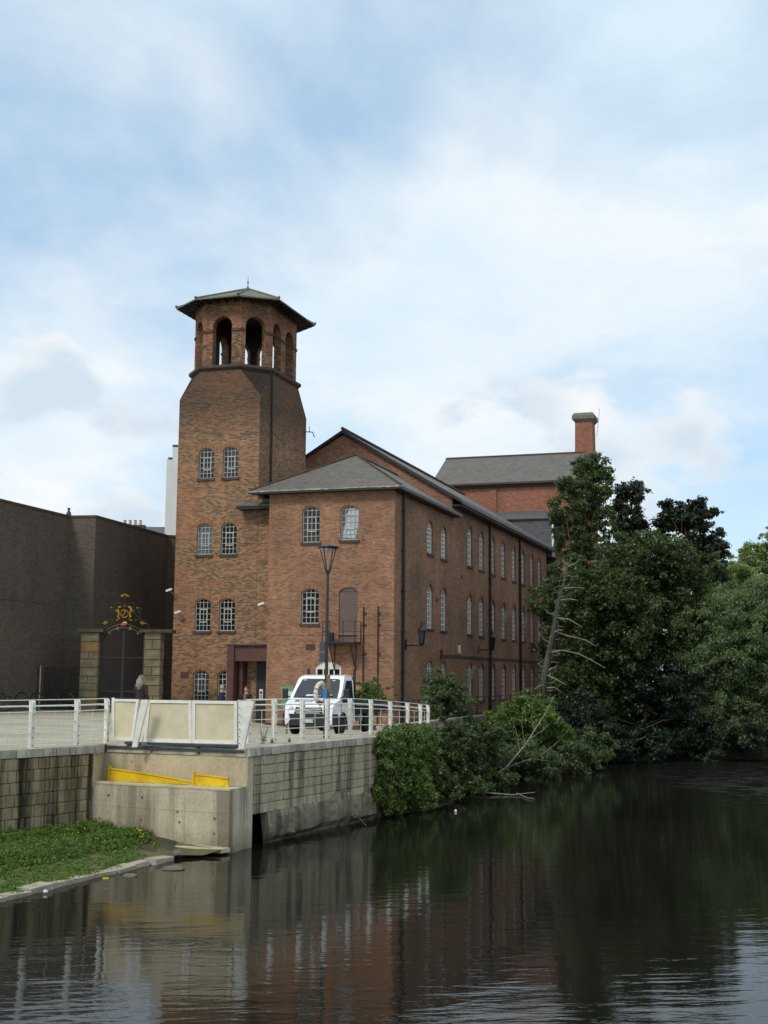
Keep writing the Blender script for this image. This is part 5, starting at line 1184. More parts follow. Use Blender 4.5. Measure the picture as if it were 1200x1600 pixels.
# wheels
def wheel(x, y, s):
    wl = MB().lathe([(.22, -.11), (.32, -.115), (.355, -.08), (.36, 0), (.355, .08), (.32, .115), (.22, .11)], 22).build('wheel', 'rubber', van, loc=(x, y, .36), rot=(pi / 2, 0, 0))
    MB().lathe([(.215, -.10), (.20, -.06 if s > 0 else .06), (.08, -.08 if s > 0 else .08), (.08, .1)], 16).build('rim', 'steel', wl)
    MB().lathe([(.05, -.12), (.05, .12)], 10).build('hub', 'lamp_grey', wl)
for x in (0, -3.0):
    for s in (-1, 1): wheel(x, s * .84, s)
for s in (-1, 1):
    m = MB(); m.ring((0, s * .965, .36), .43, .035, (0, 1, 0), 12, 5, .05, pi - .05); m.build('wheel_arch', 'black', van)
MB().box(-5.2, -1.36, -.4, .4, .42, .60).build('chassis', 'black', van)
bed = MB().box(-5.45, -1.42, -1.0, 1.0, .72, .82).build('flatbed', 'black', van)
for a in ((-5.45, -1.42, -1.02, -.985, .821, 1.12), (-5.45, -1.42, .985, 1.02, .821, 1.12), (-5.46, -5.42, -.98, .98, .821, 1.12)): MB().box(*a).build('dropside', 'lamp_grey', bed)
for s in (-1, 1): MB().box(-5.40, -1.48, min(s * 1.021, s * 1.05), max(s * 1.021, s * 1.05), 1.0, 1.06).build('timber_strip', 'wood', bed)
hb_ = MB()
for y in (-.9, .9): hb_.box(-1.52, -1.44, y - .04, y + .04, .821, 2.35)
for z in (1.45, 1.95): hb_.box(-1.51, -1.45, -.86, .86, z, z + .07)
hb_.build('headboard', 'iron', bed)
MB().box(-2.3, -1.75, -.97, -.6, .45, .70).build('fuel_tank', 'lamp_grey', van); MB().box(-2.3, -1.75, .6, .97, .45, .70).build('tool_locker', 'steel', van)
for s in (-1, 1): MB().box(-3.45, -2.55, min(s * .68, s * .99), max(s * .68, s * .99), .735 - .0, .7).build('mudguard', 'black', van)

# information board behind the van
ib = at(449, 1080, 50.5)
o = thing('information_board', 'green and white information board behind the left mirror of the van', 'sign', (ib.x, ib.y, gz(ib.x, ib.y)))
zt = at(449, 1072, 50.5).z - o.location.z
MB().box(-.24, .24, -.02, .02, zt - .85, zt).build('board', 'greenink', o); MB().box(-.2, .2, -.026, -.021, zt - .5, zt - .2).build('printed_sheet', 'paper', o); MB().box(-.04, .04, .021, .07, 0, zt - .1).build('post', 'wood', o)

# ------------------------------------------------------------------ wall lanterns, cameras
def lantern(label, u_, z):
    o = thing('wall_lantern', label, 'lantern', mill(0, u_, z), -AZ, 'old lanterns on the river side of the mill')
    m = MB(); m.tube([(.0, 0, -.22), (.85, 0, -.22)], .035, 6); m.box(.0, .04, -.1, .1, -.4, .05); m.ring((.82, 0, -.1), .14, .025, (0, 1, 0), 12, 5, -1.5, 1.7); m.build('bracket', 'iron', o)
    c = (.85, 0, 0)
    g_ = MB(); g_.lathe([(.10, -.1), (.21, .52)], 4, c, pi / 4); g_.build('glass_case', 'glass_mid', o)
    m = MB(); 
    for i in range(4):
        a = pi / 4 + i * pi / 2; m.tube([(.85 + .125 * cos(a), .125 * sin(a), -.1), (.85 + .215 * cos(a), .215 * sin(a), .52)], .02, 4)
    m.lathe([(.10, -.2), (.14, -.1)], 8, c); m.build('case_frame', 'iron', o)
    MB().lathe([(.26, .52), (.24, .57), (.10, .72), (.08, .76), (.08, .82), (.04, .84), (.05, .92), (.01, 1.0)], 8, c).build('cap', 'iron', o)
lantern('glass lantern on a bracket by the front corner of the mill', 1.9, 3.55)
lantern('dim glass lantern on a bracket beside the second tall downpipe of the mill', 17.1, 3.65)
def cctv(label, p, a, grp='white security cameras'):
    o = thing('security_camera', label, 'camera', p, a, grp)
    b = MB().box(-.17, .17, -.055, .055, -.05, .05).build('camera_body', 'white', o, loc=(-.12, -.4, 0), rot=(0, radians(-18), 0)); MB().lathe([(.05, -.01), (.05, .01)], 8).build('lens', 'black', b, loc=(-.172, 0, 0), rot=(0, pi / 2, 0))
    MB().tube([(0, 0, -.22), (0, -.12, -.2), (-.1, -.4, -.05)], .025, 5).build('camera_arm', 'steel', o)
cctv('white security camera on the left edge of the tower', mill(12.45, 1.0, at(272, 921, 66).z), -AZ)
cctv('white security camera on the tower face, lower left above the plaque', mill(11.9, 1.0, at(287, 956, 66).z), -AZ)
cctv('white security camera on the left corner of the mill front block', mill(6.75, .0, at(413, 944, 64).z), -AZ)

# ------------------------------------------------------------------ people
def skin_mesh(name, nodes, edges, mat, parent, sub=2):
    me = bpy.data.meshes.new(name); me.from_pydata([n_[0] for n_ in nodes], edges, []); me.materials.append(MT[mat])
    o = link(name, me, parent); sk = o.modifiers.new('skin', 'SKIN'); sk.use_smooth_shade = True
    for i, n_ in enumerate(nodes):
        d_ = me.skin_vertices[0].data[i]; r_ = n_[1]; d_.radius = (r_, r_) if not isinstance(r_, tuple) else r_; d_.use_root = (i == 0)
    su = o.modifiers.new('sub', 'SUBSURF'); su.levels = sub; su.render_levels = sub; return o
def person(label, loc, face, h, top, legs, hair, arms, long_hair=False, shirt=None, stride=.0, bald=False):
    """face: direction looked at; local +y is forward. arms: list of (elbow, wrist) for right then left"""
    o = thing('person', label, 'person', loc, face - pi / 2); k = h / 1.75
    P = lambda x, y, z: (x * k, y * k, z * k)
    nodes = [(P(0, 0, .98), .13 * k), (P(0, .0, 1.18), .125 * k), (P(0, -.01, 1.36), .14 * k), (P(0, 0, 1.47), .065 * k), (P(0, .02, 1.54), .055 * k), (P(0, .025, 1.60), (.075 * k, .085 * k)), (P(0, .02, 1.69), (.078 * k, .09 * k)), (P(0, .01, 1.735), .05 * k)]
    edges = [(i, i + 1) for i in range(7)]
    for s, (el, wr) in zip((1, -1), arms):
        i = len(nodes); sh_ = Vector(P(s * .19, 0, 1.40)); wr_ = Vector(P(s * wr[0], wr[1], wr[2])); el_ = Vector(P(s * el[0], el[1], el[2])); hd_ = wr_ + (wr_ - el_).normalized() * .07 * k
        nodes += [(tuple(sh_), .055 * k), (tuple(el_), .043 * k), (tuple(wr_), .03 * k), (tuple(hd_), (.042 * k, .025 * k)), (tuple(hd_ + (wr_ - el_).normalized() * .075 * k), (.032 * k, .014 * k)), (tuple(hd_ + Vector((-s * .05 * k, .03 * k, .0))), .013 * k)]
        edges += [(2, i), (i, i + 1), (i + 1, i + 2), (i + 2, i + 3), (i + 3, i + 4), (i + 3, i + 5)]
    for s in (1, -1):
        i = len(nodes); st = s * stride
        nodes += [(P(s * .09, 0, .92), .09 * k), (P(s * .10, st * .5 + .02, .5), .06 * k), (P(s * .10, st - (.03 if st < 0 else 0), .09), .04 * k), (P(s * .11, st + .15, .03), .035 * k)]
        edges += [(0, i), (i, i + 1), (i + 1, i + 2), (i + 2, i + 3)]
    body = skin_mesh('body', nodes, edges, 'skin', o)
    tn = [(P(0, 0, .86), (.19 * k, .14 * k)), (P(0, 0, 1.0), (.18 * k, .14 * k)), (P(0, 0, 1.2), (.175 * k, .135 * k)), (P(0, -.01, 1.38), (.19 * k, .125 * k)), (P(0, 0, 1.46), .085 * k)]; te = [(0, 1), (1, 2), (2, 3), (3, 4)]
    for s, (el, wr) in zip((1, -1), arms):
        i = len(tn); tn += [(P(s * .2, 0, 1.40), .078 * k), (P(s * el[0], el[1], el[2]), .062 * k), (P(s * wr[0], wr[1], wr[2]), .048 * k)]; te += [(3, i), (i, i + 1), (i + 1, i + 2)]
    skin_mesh('jacket', tn, te, top, o)
    ln = [(P(0, 0, .93), (.16 * k, .13 * k))]; le = []
    for s in (1, -1):
        i = len(ln); st = s * stride; ln += [(P(s * .09, 0, .85), .105 * k), (P(s * .10, st * .5 + .02, .5), .078 * k), (P(s * .10, st, .1), .065 * k)]; le += [(0, i), (i, i + 1), (i + 1, i + 2)]
    skin_mesh('trousers', ln, le, legs, o)
    for s in (1, -1): MB().ball(P(s * .105, s * stride + .07, .045), .055 * k, .14 * k, .05 * k, 8, 5).build('shoe', 'black', o, True)
    m = MB(); m.ball(P(0, .125, 1.615), .014 * k, .022 * k, .022 * k, 6, 4); 
    for s in (1, -1): m.ball(P(s * .088, .01, 1.62), .013 * k, .022 * k, .035 * k, 6, 4)
    m.build('nose_and_ears', 'skin', o, True)
    m = MB()
    for s in (1, -1): m.ball(P(s * .035, .108, 1.645), .012 * k, .008 * k, .008 * k, 6, 4)
    m.box(-.028 * k, .028 * k, .104 * k, .112 * k, 1.565 * k, 1.572 * k); m.build('eyes_and_mouth', 'brownhair', o)
    if bald: 
        m = MB(); m.ring(P(0, -.005, 1.62), .083 * k, .022 * k, (0, 0, 1), 12, 6, 0, 2 * pi); m.v = [v_ for v_ in m.v]; hr = m.build('hair', hair, o, True)
    else: MB().ball(P(0, -.015, 1.685), .098 * k, .108 * k, .095 * k, 10, 7).build('hair', hair, o, True)
    if long_hair:
        MB().tube([P(0, -.05, 1.72), P(0, -.11, 1.6), P(.01, -.13, 1.45), P(.0, -.14, 1.28)], [.08 * k, .115 * k, .12 * k, .05 * k], 10).build('long_hair', hair, o, True)
    if shirt: MB().prism([(-.07, 1.1), (.07, 1.1), (.06, 1.44), (-.06, 1.44)], lambda p, q, d_: P(p, .125 + d_, q), 0, .03).build('shirt', shirt, o)
    return o
pz = gz(-10.2, 54)
wp = at(221, 1056, 47.0)
person('woman with long grey hair in a dark maroon coat walking before the right gate pillar', (wp.x, 47.0, gz(wp.x, 47)), radians(72), wp.z - gz(wp.x, 47) + .0, 'maroon', 'blackcloth', 'greyhair', [((.25, -.08, 1.12), (.24, .10, .95)), ((.25, .1, 1.12), (.24, .28, 1.0))], long_hair=True, stride=.22)
wp = at(346, 1070, 55.5)
person('balding man in a navy top facing right in front of a low tower window', (wp.x, 55.5, gz(wp.x, 55.5)), radians(5), wp.z - gz(wp.x, 55.5), 'navy', 'trousers', 'greyhair', [((.25, .0, 1.12), (.16, .24, 1.05)), ((.25, .0, 1.12), (.16, .24, 1.05))], bald=True)
wp = at(385, 1073, 56.5)
person('man in a dark jacket over a patterned shirt standing by the entrance portal', (wp.x, 56.5, gz(wp.x, 56.5)), radians(-105), wp.z - gz(wp.x, 56.5), 'blackcloth', 'trousers', 'brownhair', [((.26, .02, 1.12), (.06, .22, 1.1)), ((.26, .02, 1.12), (.06, .22, 1.08))], shirt='checked')

# ------------------------------------------------------------------ vegetation
MT['leaf_dark'] = leafmat('dark_leaves', '161e12', '49592f', .22)
MT['leaf_mid'] = leafmat('alder_leaves', '1e2919', '5b6d47', .3)
MT['leaf_bright'] = leafmat('bramble_leaves', '22301a', '667f3c', .35)
MT['leaf_ivy'] = leafmat('ivy_leaves', '1d2a12', '6f8440', .25, .35)
MT['leaf_willow'] = leafmat('willow_leaves', '34422c', '7a8f62', .36)
MT['leaf_pale'] = leafmat('pale_leaves', '465a36', '98b06a', .38)
MT['leaf_silver'] = leafmat('silver_leaves', '1e281c', '5c6850', .25)
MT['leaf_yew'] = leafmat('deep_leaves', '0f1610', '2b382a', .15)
MT['grass'] = leafmat('shelf_weeds', '263818', '6a8a3c', .35, .6)

def leaf_cloud(name, mat, clumps, size, parent=None, seed=0, aspect=1.7, droop=0.0, upbias=.45, flat=.75, **props):
    """clumps: rows of (x, y, z, radius, number of leaves); each leaf is a small folded quad"""
    R_ = np.random.default_rng(seed); C = np.array(clumps, float); cnt = C[:, 4].astype(int); idx = np.repeat(np.arange(len(C)), cnt); n = len(idx)
    d = R_.normal(size=(n, 3)); d /= np.linalg.norm(d, axis=1)[:, None]
    rad = R_.random(n) ** (1 / 2.2) * (1 + .25 * R_.normal(size=n).clip(-1, 1.6))
    p = C[idx, :3] + d * (rad * C[idx, 3])[:, None] * np.array([1, 1, flat])
    nrm = d * .6 + np.array([0, 0, upbias]) + R_.normal(size=(n, 3)) * .5; nrm /= np.linalg.norm(nrm, axis=1)[:, None]
    t = R_.normal(size=(n, 3)); t[:, 2] -= droop * 2.5; t -= nrm * (t * nrm).sum(1)[:, None]; t /= np.linalg.norm(t, axis=1)[:, None] + 1e-9
    b = np.cross(nrm, t); s = size * (.6 + .8 * R_.random(n))
    L_ = (t * s[:, None] * aspect * .5); W_ = b * (s * .5)[:, None]
    fold = nrm * (s * .12)[:, None]
    V = np.empty((n, 4, 3), np.float32); V[:, 0] = p - L_; V[:, 1] = p - W_ + fold; V[:, 2] = p + L_ - fold * .6; V[:, 3] = p + W_ + fold
    me = bpy.data.meshes.new(name); me.vertices.add(4 * n); me.vertices.foreach_set('co', V.ravel())
    me.loops.add(4 * n); me.loops.foreach_set('vertex_index', np.arange(4 * n, dtype=np.int32)); me.polygons.add(n)
    me.polygons.foreach_set('loop_start', np.arange(0, 4 * n, 4, dtype=np.int32)); me.polygons.foreach_set('loop_total', np.full(n, 4, np.int32))
    tint = np.repeat((.30 + .25 * R_.random(len(C)))[idx] * .7 + .45 * R_.random(n) ** 1.6, 4).astype(np.float32)
    me.attributes.new('tint', 'FLOAT', 'POINT').data.foreach_set('value', tint)
    me.update(); me.validate(); me.materials.append(MT[mat])
    return link(name, me, parent, **props)

from mathutils import noise as mnoise
def clumps_in(volumes, seed, cr, per, shell=.75, jitter=.18, ground=None, fill=2.6, lobe=.38):
    """clump centres spread over the outer part of a few ellipsoids, pushed in and out into lobes: (centre, radii, number)"""
    R_ = random.Random(seed); out = []
    for vi, (c, rr, k) in enumerate(volumes):
        k = int(k * fill)
        for i in range(k):
            u_ = (i + .5) / k; ph = i * 2.399963 + R_.uniform(-.5, .5); zz = 1 - 2 * u_; q = sqrt(max(0, 1 - zz * zz))
            f_ = R_.uniform(shell, 1.05) if R_.random() < .75 else R_.uniform(.2, shell)
            f_ *= 1 + lobe * mnoise.noise(Vector((q * cos(ph) * 1.9 + seed, q * sin(ph) * 1.9 + vi * 7, zz * 1.9)))
            stray = R_.random() < .07
            if stray: f_ = 1.05 + .28 * R_.random()
            x = c[0] + rr[0] * q * cos(ph) * f_ + R_.gauss(0, jitter); y = c[1] + rr[1] * q * sin(ph) * f_ + R_.gauss(0, jitter); z = c[2] + rr[2] * zz * f_ + R_.gauss(0, jitter)
            if ground is not None and z < ground: continue
            r_ = cr * (R_.uniform(.3, .5) if stray else R_.uniform(.45, 1.3)); out.append((x, y, z, r_, int(per * (r_ / cr) ** 2) + 3))
    return out
def limbs(base, tips, r0, seed, mat='bark', parent=None, lean=(0, 0), name='trunk', off=None):
    R_ = random.Random(seed); m = MB(); b = Vector(base); top = Vector((sum(t[0] for t in tips) / len(tips), sum(t[1] for t in tips) / len(tips), max(t[2] for t in tips)))
    pts_ = []; n = 7
    for i in range(n):
        t = i / (n - 1); pts_.append(b.lerp(top, t) + Vector((R_.gauss(0, .08), R_.gauss(0, .08), 0)) * (1 + top.z - b.z) * .12 * (t > 0))
    m.tube(pts_, [r0 * (1 - .85 * i / (n - 1)) for i in range(n)], 8)
    for tp in tips:
        tp = Vector(tp); hgt = (tp.z - b.z) / max(.1, top.z - b.z); k = min(n - 2, max(1, int(hgt * .6 * n))); s_ = pts_[k]; mid = s_.lerp(tp, .5) + Vector((R_.gauss(0, .2), R_.gauss(0, .2), .25))
        m.tube([s_, mid, tp], [r0 * .38 * (1 - k / n), r0 * .22 * (1 - k / n), .02], 5)
    m.v = [(x - off[0], y - off[1], z - off[2]) for x, y, z in m.v] if off is not None else m.v
    return m.build(name, mat, parent, True)
def tree(name, label, cat, base, volumes, cr, per, leaf, mat, seed, trunk=.25, group=None, ground=None, droop=0.0, aspect=1.7, flat=.75, bark='bark', nl=9, shell=.75, jit=.18):
    o = thing(name, label, cat, base, 0, group); cl = clumps_in(volumes, seed, cr * .62, per * .42 * DENS, shell, jit, ground)
    cl2 = [(x - base[0], y - base[1], z - base[2], r_, k) for x, y, z, r_, k in cl]
    leaf_cloud('crown', mat, cl2, leaf * .62, o, seed, aspect, droop, flat=flat)
    R_ = random.Random(seed + 1); tips = [c[:3] for c in R_.sample(cl, min(nl, len(cl)))]
    limbs(base, tips, trunk, seed, bark, o, off=base)
    return o
DENS = 1.0
A_ = lambda x, y, Y: tuple(at(x, y, Y))
def V_(px, py, Y, rx, ry, rz, k): return (A_(px, py, Y), (rx, ry, rz), k)
wide = lambda px, Y: px * Y / 1985.0
# tall trees rising in front of the far building
tree('riverside_tree', 'tall narrow alder rising in front of the brick chimney', 'tree', (11.0, 74, -1.2),
     [V_(908, 790, 74, 1.35, 1.4, 2.2, 40), V_(922, 738, 74, .75, .8, 1.0, 13), V_(900, 845, 74, 1.25, 1.4, 1.1, 22), V_(938, 800, 74, .75, .9, 1.6, 14), V_(922, 718, 74, .22, .3, .5, 4), V_(946, 742, 74, .3, .3, .5, 4), V_(885, 765, 74, .35, .4, .4, 4), V_(872, 805, 74, .5, .4, .3, 5), V_(912, 895, 74, .9, 1.1, 1.0, 16)], .55, 240, .17, 'leaf_mid', 11, .24, 'trees along the river bank')
tree('riverside_tree', 'small upright tree between the tall alder and the spiky topped tree', 'tree', (14.4, 78, -1.2),
     [V_(978, 800, 78, .9, .9, 1.6, 26), V_(975, 860, 78, 1.2, 1.2, 2.2, 34), V_(990, 775, 78, .4, .5, .7, 6), V_(975, 770, 78, .2, .2, .5, 3), V_(997, 762, 78, .18, .2, .4, 3)], .55, 240, .18, 'leaf_yew', 12, .2, 'trees along the river bank')
tree('riverside_tree', 'dark spiky topped tree standing above the broad dark tree', 'tree', (18.5, 77, -1.2),
     [V_(1075, 860, 77, 1.9, 1.9, 2.0, 44), V_(1050, 805, 77, .6, .6, 1.0, 9), V_(1085, 808, 77, .9, .8, .9, 12), V_(1110, 850, 77, .7, .8, 1.2, 12), V_(1040, 808, 77, .22, .3, .9, 6), V_(1070, 792, 77, .2, .2, .5, 3), V_(1096, 792, 77, .22, .2, .5, 3), V_(1110, 803, 77, .2, .2, .4, 3), V_(1128, 862, 77, .3, .2, .2, 3), V_(1075, 930, 77, 2.2, 2, 2.4, 40), V_(1120, 890, 77, .5, .6, .7, 8)], .55, 240, .2, 'leaf_yew', 13, .26, 'trees along the river bank', flat=.6)
# broad dark trees over the water
tree('riverside_tree', 'broad dark tree with a rounded lit top leaning over the water', 'tree', (13.2, 67.5, -1.3),
     [V_(960, 960, 66, 2.6, 2.4, 2.5, 84), V_(930, 925, 65.5, 1.6, 1.5, 1.1, 26), V_(1010, 880, 68, 2.2, 2, 1.6, 50), V_(1055, 900, 69, 2.0, 2, 1.8, 42), V_(985, 1050, 68.2, 3.0, 2.6, 2.4, 74), V_(1060, 1000, 68.5, 2.2, 2.2, 2.4, 50), V_(920, 1080, 66.5, 1.7, 1.6, 2.0, 36), V_(1000, 1130, 69, 2.8, 2.4, 1.8, 54)], .7, 300, .17, 'leaf_dark', 14, .38, 'trees along the river bank', ground=-1.6, nl=16)
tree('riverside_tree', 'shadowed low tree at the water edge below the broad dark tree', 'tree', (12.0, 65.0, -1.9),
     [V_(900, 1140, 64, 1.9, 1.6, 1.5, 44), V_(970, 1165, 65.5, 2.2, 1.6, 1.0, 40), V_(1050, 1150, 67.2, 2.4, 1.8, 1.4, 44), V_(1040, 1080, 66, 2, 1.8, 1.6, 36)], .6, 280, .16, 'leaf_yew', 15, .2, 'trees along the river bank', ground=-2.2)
tree('riverside_tree', 'leafy sapling crown growing close against the end of the mill wall', 'tree', (8.9, 68.5, -1.4),
     [V_(850, 945, 69, .85, .9, .85, 18), V_(885, 905, 70, 1.2, 1.2, 1.2, 22), V_(890, 985, 69, 1.5, 1.5, 1.5, 30), V_(880, 1050, 68, 1.3, 1.5, 1.4, 26)], .5, 260, .16, 'leaf_mid', 16, .14, 'trees along the river bank')
# willows on the right
tree('willow_tree', 'wide grey green willow filling the right bank beside the water', 'tree', (20.5, 70.5, -1.4),
     [V_(1140, 985, 68, 3.0, 2.6, 1.9, 90), V_(1200, 960, 69, 2.6, 2.4, 2.0, 60), V_(1110, 1030, 67.5, 2.0, 2, 1.7, 44), V_(1190, 1050, 68, 3.2, 2.4, 2.2, 70), V_(1120, 1100, 67.5, 2.2, 2, 1.6, 40), V_(1250, 1020, 70, 3, 2.5, 3, 50), V_(1200, 1130, 68.5, 2.8, 2, 1.5, 44)], .75, 900, .088, 'leaf_willow', 17, .4, 'willows on the right bank', ground=-2.0, droop=.5, aspect=3.2, nl=14)
tree('willow_tree', 'pale yellow green willow top behind the wide willow', 'tree', (23.5, 84, -1.2),
     [V_(1140, 905, 84, 1.5, 1.5, 1.3, 24), V_(1160, 940, 84, 2.6, 2.4, 2, 44)], .7, 700, .11, 'leaf_pale', 18, .3, 'willows on the right bank', droop=.5, aspect=3.0)
tree('riverside_tree', 'light feathery tree at the right edge beyond the willows', 'tree', (27.5, 90, -1.2),
     [V_(1190, 890, 90, 1.9, 1.8, 1.7, 40), V_(1205, 850, 90, .9, .9, 1.0, 14), V_(1172, 868, 90, .6, .6, .8, 8), V_(1240, 900, 90, 2.4, 2.4, 2.6, 40)], .6, 260, .17, 'leaf_pale', 19, .28, 'trees along the river bank')
tree('riverside_bush', 'low silvery sallow bush hanging over the water at the right edge', 'bush', (19.0, 68.0, -2.0),
     [V_(1150, 1130, 66.3, 2.0, 1.2, .9, 34), V_(1190, 1145, 66.5, 1.6, 1.2, .8, 24), V_(1110, 1160, 66.6, 1.6, 1, .7, 24)], .5, 150, .12, 'leaf_silver', 20, .1, 'bushes at the water edge', ground=-2.25, aspect=2.6)
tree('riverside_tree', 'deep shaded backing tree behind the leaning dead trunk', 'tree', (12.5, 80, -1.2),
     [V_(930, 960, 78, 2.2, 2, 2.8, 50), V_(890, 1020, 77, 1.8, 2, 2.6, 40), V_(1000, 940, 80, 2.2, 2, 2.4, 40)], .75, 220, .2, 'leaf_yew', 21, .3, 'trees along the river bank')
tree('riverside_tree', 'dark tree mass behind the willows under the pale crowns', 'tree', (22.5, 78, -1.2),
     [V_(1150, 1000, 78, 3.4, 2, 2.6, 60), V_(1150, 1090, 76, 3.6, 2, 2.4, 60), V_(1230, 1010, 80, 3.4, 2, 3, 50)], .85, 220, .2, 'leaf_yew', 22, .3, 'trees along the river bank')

# leaning dead tree
dt = thing('dead_tree', 'leaning bare dead tree with stubby pale branches before the dark trees', 'dead tree', A_(850, 1108, 62)); c = Vector(dt.location)
Pd = lambda x, y, dY=0: at(x, y, 62 + dY) - c
m = MB(); m.tube([Pd(849, 1112), Pd(850, 1055), Pd(864, 990), Pd(873, 940), Pd(886, 890), Pd(893, 868)], [.18, .145, .125, .095, .055, .015], 9); m.build('trunk', 'deadtrunk', dt, True)
for pts_ in (((864, 985), (885, 993), (915, 1000), (932, 1010)), ((868, 965), (890, 968), (910, 980)), ((858, 1020), (880, 1016), (905, 1022), (925, 1032), (946, 1044)), ((855, 1055), (870, 1062), (884, 1070)), ((856, 1048), (872, 1040)), ((875, 938), (890, 936), (903, 938)), ((879, 920), (895, 918), (914, 919)), ((868, 962), (855, 957), (850, 952)), ((884, 895), (870, 885), (868, 876)), ((860, 1005), (848, 998), (842, 990)), ((852, 1070), (842, 1072), (834, 1078)), ((888, 885), (900, 880), (906, 872)), ((862, 990), (874, 984), (880, 985)), ((852, 1075), (866, 1074), (876, 1080))):
    m = MB(); k = len(pts_); m.tube([Pd(x, y, -.25 * i) for i, (x, y) in enumerate(pts_)], [.05 * (1 - .75 * i / (k - 1)) for i in range(k)], 5); m.build('branch', 'deadwood', dt)
for i in range(26):
    t = R_.random() if False else (i * .618) % 1; y0 = 1085 - 190 * t; x0 = 850 + 38 * t; sd_ = 1 if i % 2 else -1; m = MB(); ln = 6 + 14 * ((i * .37) % 1)
    m.tube([Pd(x0, y0), Pd(x0 + sd_ * ln * .6, y0 + 2 * sin(i), -.2), Pd(x0 + sd_ * ln, y0 + 5 * sin(i * 1.7), -.4)], [.018, .012, .004], 4); m.build('twig', 'deadwood', dt)
# shrubs by the railing and the bank
tree('young_tree', 'small multi stemmed shrub tree at the end of the white railing', 'small tree', A_(700, 1150, 49),
     [V_(700, 1085, 49, .85, .8, .55, 26), V_(690, 1070, 49, .5, .5, .4, 10), V_(712, 1105, 49, .6, .6, .4, 10), V_(675, 1105, 48.5, .35, .5, .5, 8)], .3, 150, .11, 'leaf_mid', 31, .07, None)
tree('riverside_bush', 'bright green elder bush standing out beside the leaning dead tree', 'bush', A_(820, 1180, 58),
     [V_(815, 1125, 57, 1.3, 1.2, .8, 40), V_(835, 1108, 57.5, .8, .8, .6, 16), V_(785, 1140, 56.5, .8, 1, .6, 18), V_(850, 1140, 57, 1.0, 1, .8, 20)], .42, 210, .14, 'leaf_bright', 32, .1, 'bushes at the water edge')
tree('riverside_bush', 'leafy overhanging bush above the fallen twigs at the water edge', 'bush', A_(815, 1215, 54),
     [V_(830, 1195, 54, 1.3, 1.1, .5, 36), V_(790, 1180, 53, 1.1, 1, .5, 26), V_(870, 1180, 57, 1.6, 1.2, .8, 34), V_(915, 1170, 59, 1.4, 1.2, .7, 26), V_(755, 1165, 51, .9, .9, .5, 20), V_(760, 1200, 50, .8, .8, .6, 18)], .4, 210, .13, 'leaf_mid', 33, .1, 'bushes at the water edge', ground=-2.35)
tree('riverside_bush', 'dull green bush between the ivy and the bright elder bush', 'bush', A_(720, 1200, 47),
     [V_(700, 1160, 47, 1.1, 1.0, .5, 34), V_(740, 1150, 49, 1.0, 1, .5, 24), V_(690, 1195, 46, .8, .8, .7, 24), V_(725, 1205, 47.5, .7, .8, .7, 20), V_(650, 1160, 45.2, .7, .5, .3, 14), V_(690, 1232, 43.6, .6, .5, .35, 18), V_(728, 1228, 46, .7, .6, .35, 18), V_(765, 1222, 48.5, .7, .6, .3, 16)], .36, 200, .12, 'leaf_dark', 34, .08, 'bushes at the water edge', ground=-2.35)
# ivy over the wall: follows the wall face
R_ = random.Random(41); cl = []
for i in range(760):
    t = R_.random(); p = R1.lerp(R2, t * 1.05 - .02); n_ = Vector(((R2 - R1).normalized().y, -(R2 - R1).normalized().x, 0)); z = -2.3 + 2.35 * R_.random() ** .85
    o_f = .08 + ((.1 + .8 * t) * (1 - (z + 2.3) / 2.5) + .4 * mnoise.noise(Vector((t * 9, z * 1.6, 3)))) * R_.uniform(.5, 1.1)
    if t < .16 and mnoise.noise(Vector((t * 30, z * 2.2, 8))) * .5 + .2 > t * 3: continue
    q_ = p + n_ * o_f; cl.append((q_.x, q_.y, z + .05, R_.uniform(.09, .2), 62))
for i in range(110):
    t = R_.uniform(.04, 1.05); p = R1.lerp(R2, t); z = R_.uniform(-2.25, .15); q_ = p + n_ * (.25 + R_.uniform(.1, .95) * (.35 + t * .8) * (1.1 - (z + 2.3) / 2.7)); cl.append((q_.x, q_.y, z, R_.uniform(.07, .15), 26))
for i in range(46):
    p = R1.lerp(R2, R_.uniform(.15, 1)); cl.append((p.x, p.y, R_.uniform(-.03, .26), R_.uniform(.08, .16), 30))
iv = thing('ivy', 'ivy curtain covering the river wall down to the water under the railing end', 'ivy', (R1.x, R1.y, WATER)); 
leaf_cloud('foliage', 'leaf_ivy', [(x - R1.x, y - R1.y, z - WATER, r_, k) for x, y, z, r_, k in cl], .062, iv, 5, 1.15)
m = MB()
for i in range(12):
    p = R1.lerp(R2, R_.uniform(.05, .95)) + n_ * .05 - Vector((R1.x, R1.y, 0)); m.tube([(p.x, p.y, .0), (p.x + R_.uniform(-.3, .3), p.y + .1, 1.2), (p.x + R_.uniform(-.5, .5), p.y, 2.3)], .02, 4)
m.build('stem', 'bark', iv)
vm = thing('ivy', 'rounded ivy mound bulging forward at the foot of the ivy curtain', 'ivy', A_(645, 1262, 41)); b_ = Vector(vm.location)
cl = clumps_in([V_(640, 1215, 41.3, .42, .4, .75, 40), V_(645, 1245, 41, .6, .5, .35, 30), V_(600, 1250, 40, .6, .4, .25, 20)], 43, .15, 75, ground=WATER)
leaf_cloud('foliage', 'leaf_bright', [(x - b_.x, y - b_.y, z - b_.z, r_, k) for x, y, z, r_, k in cl], .06, vm, 6, 1.2); MB().tube([(0, .2, 0), (.05, .2, .6), (0, .2, 1.2)], .06, 6).build('stem', 'bark', vm)
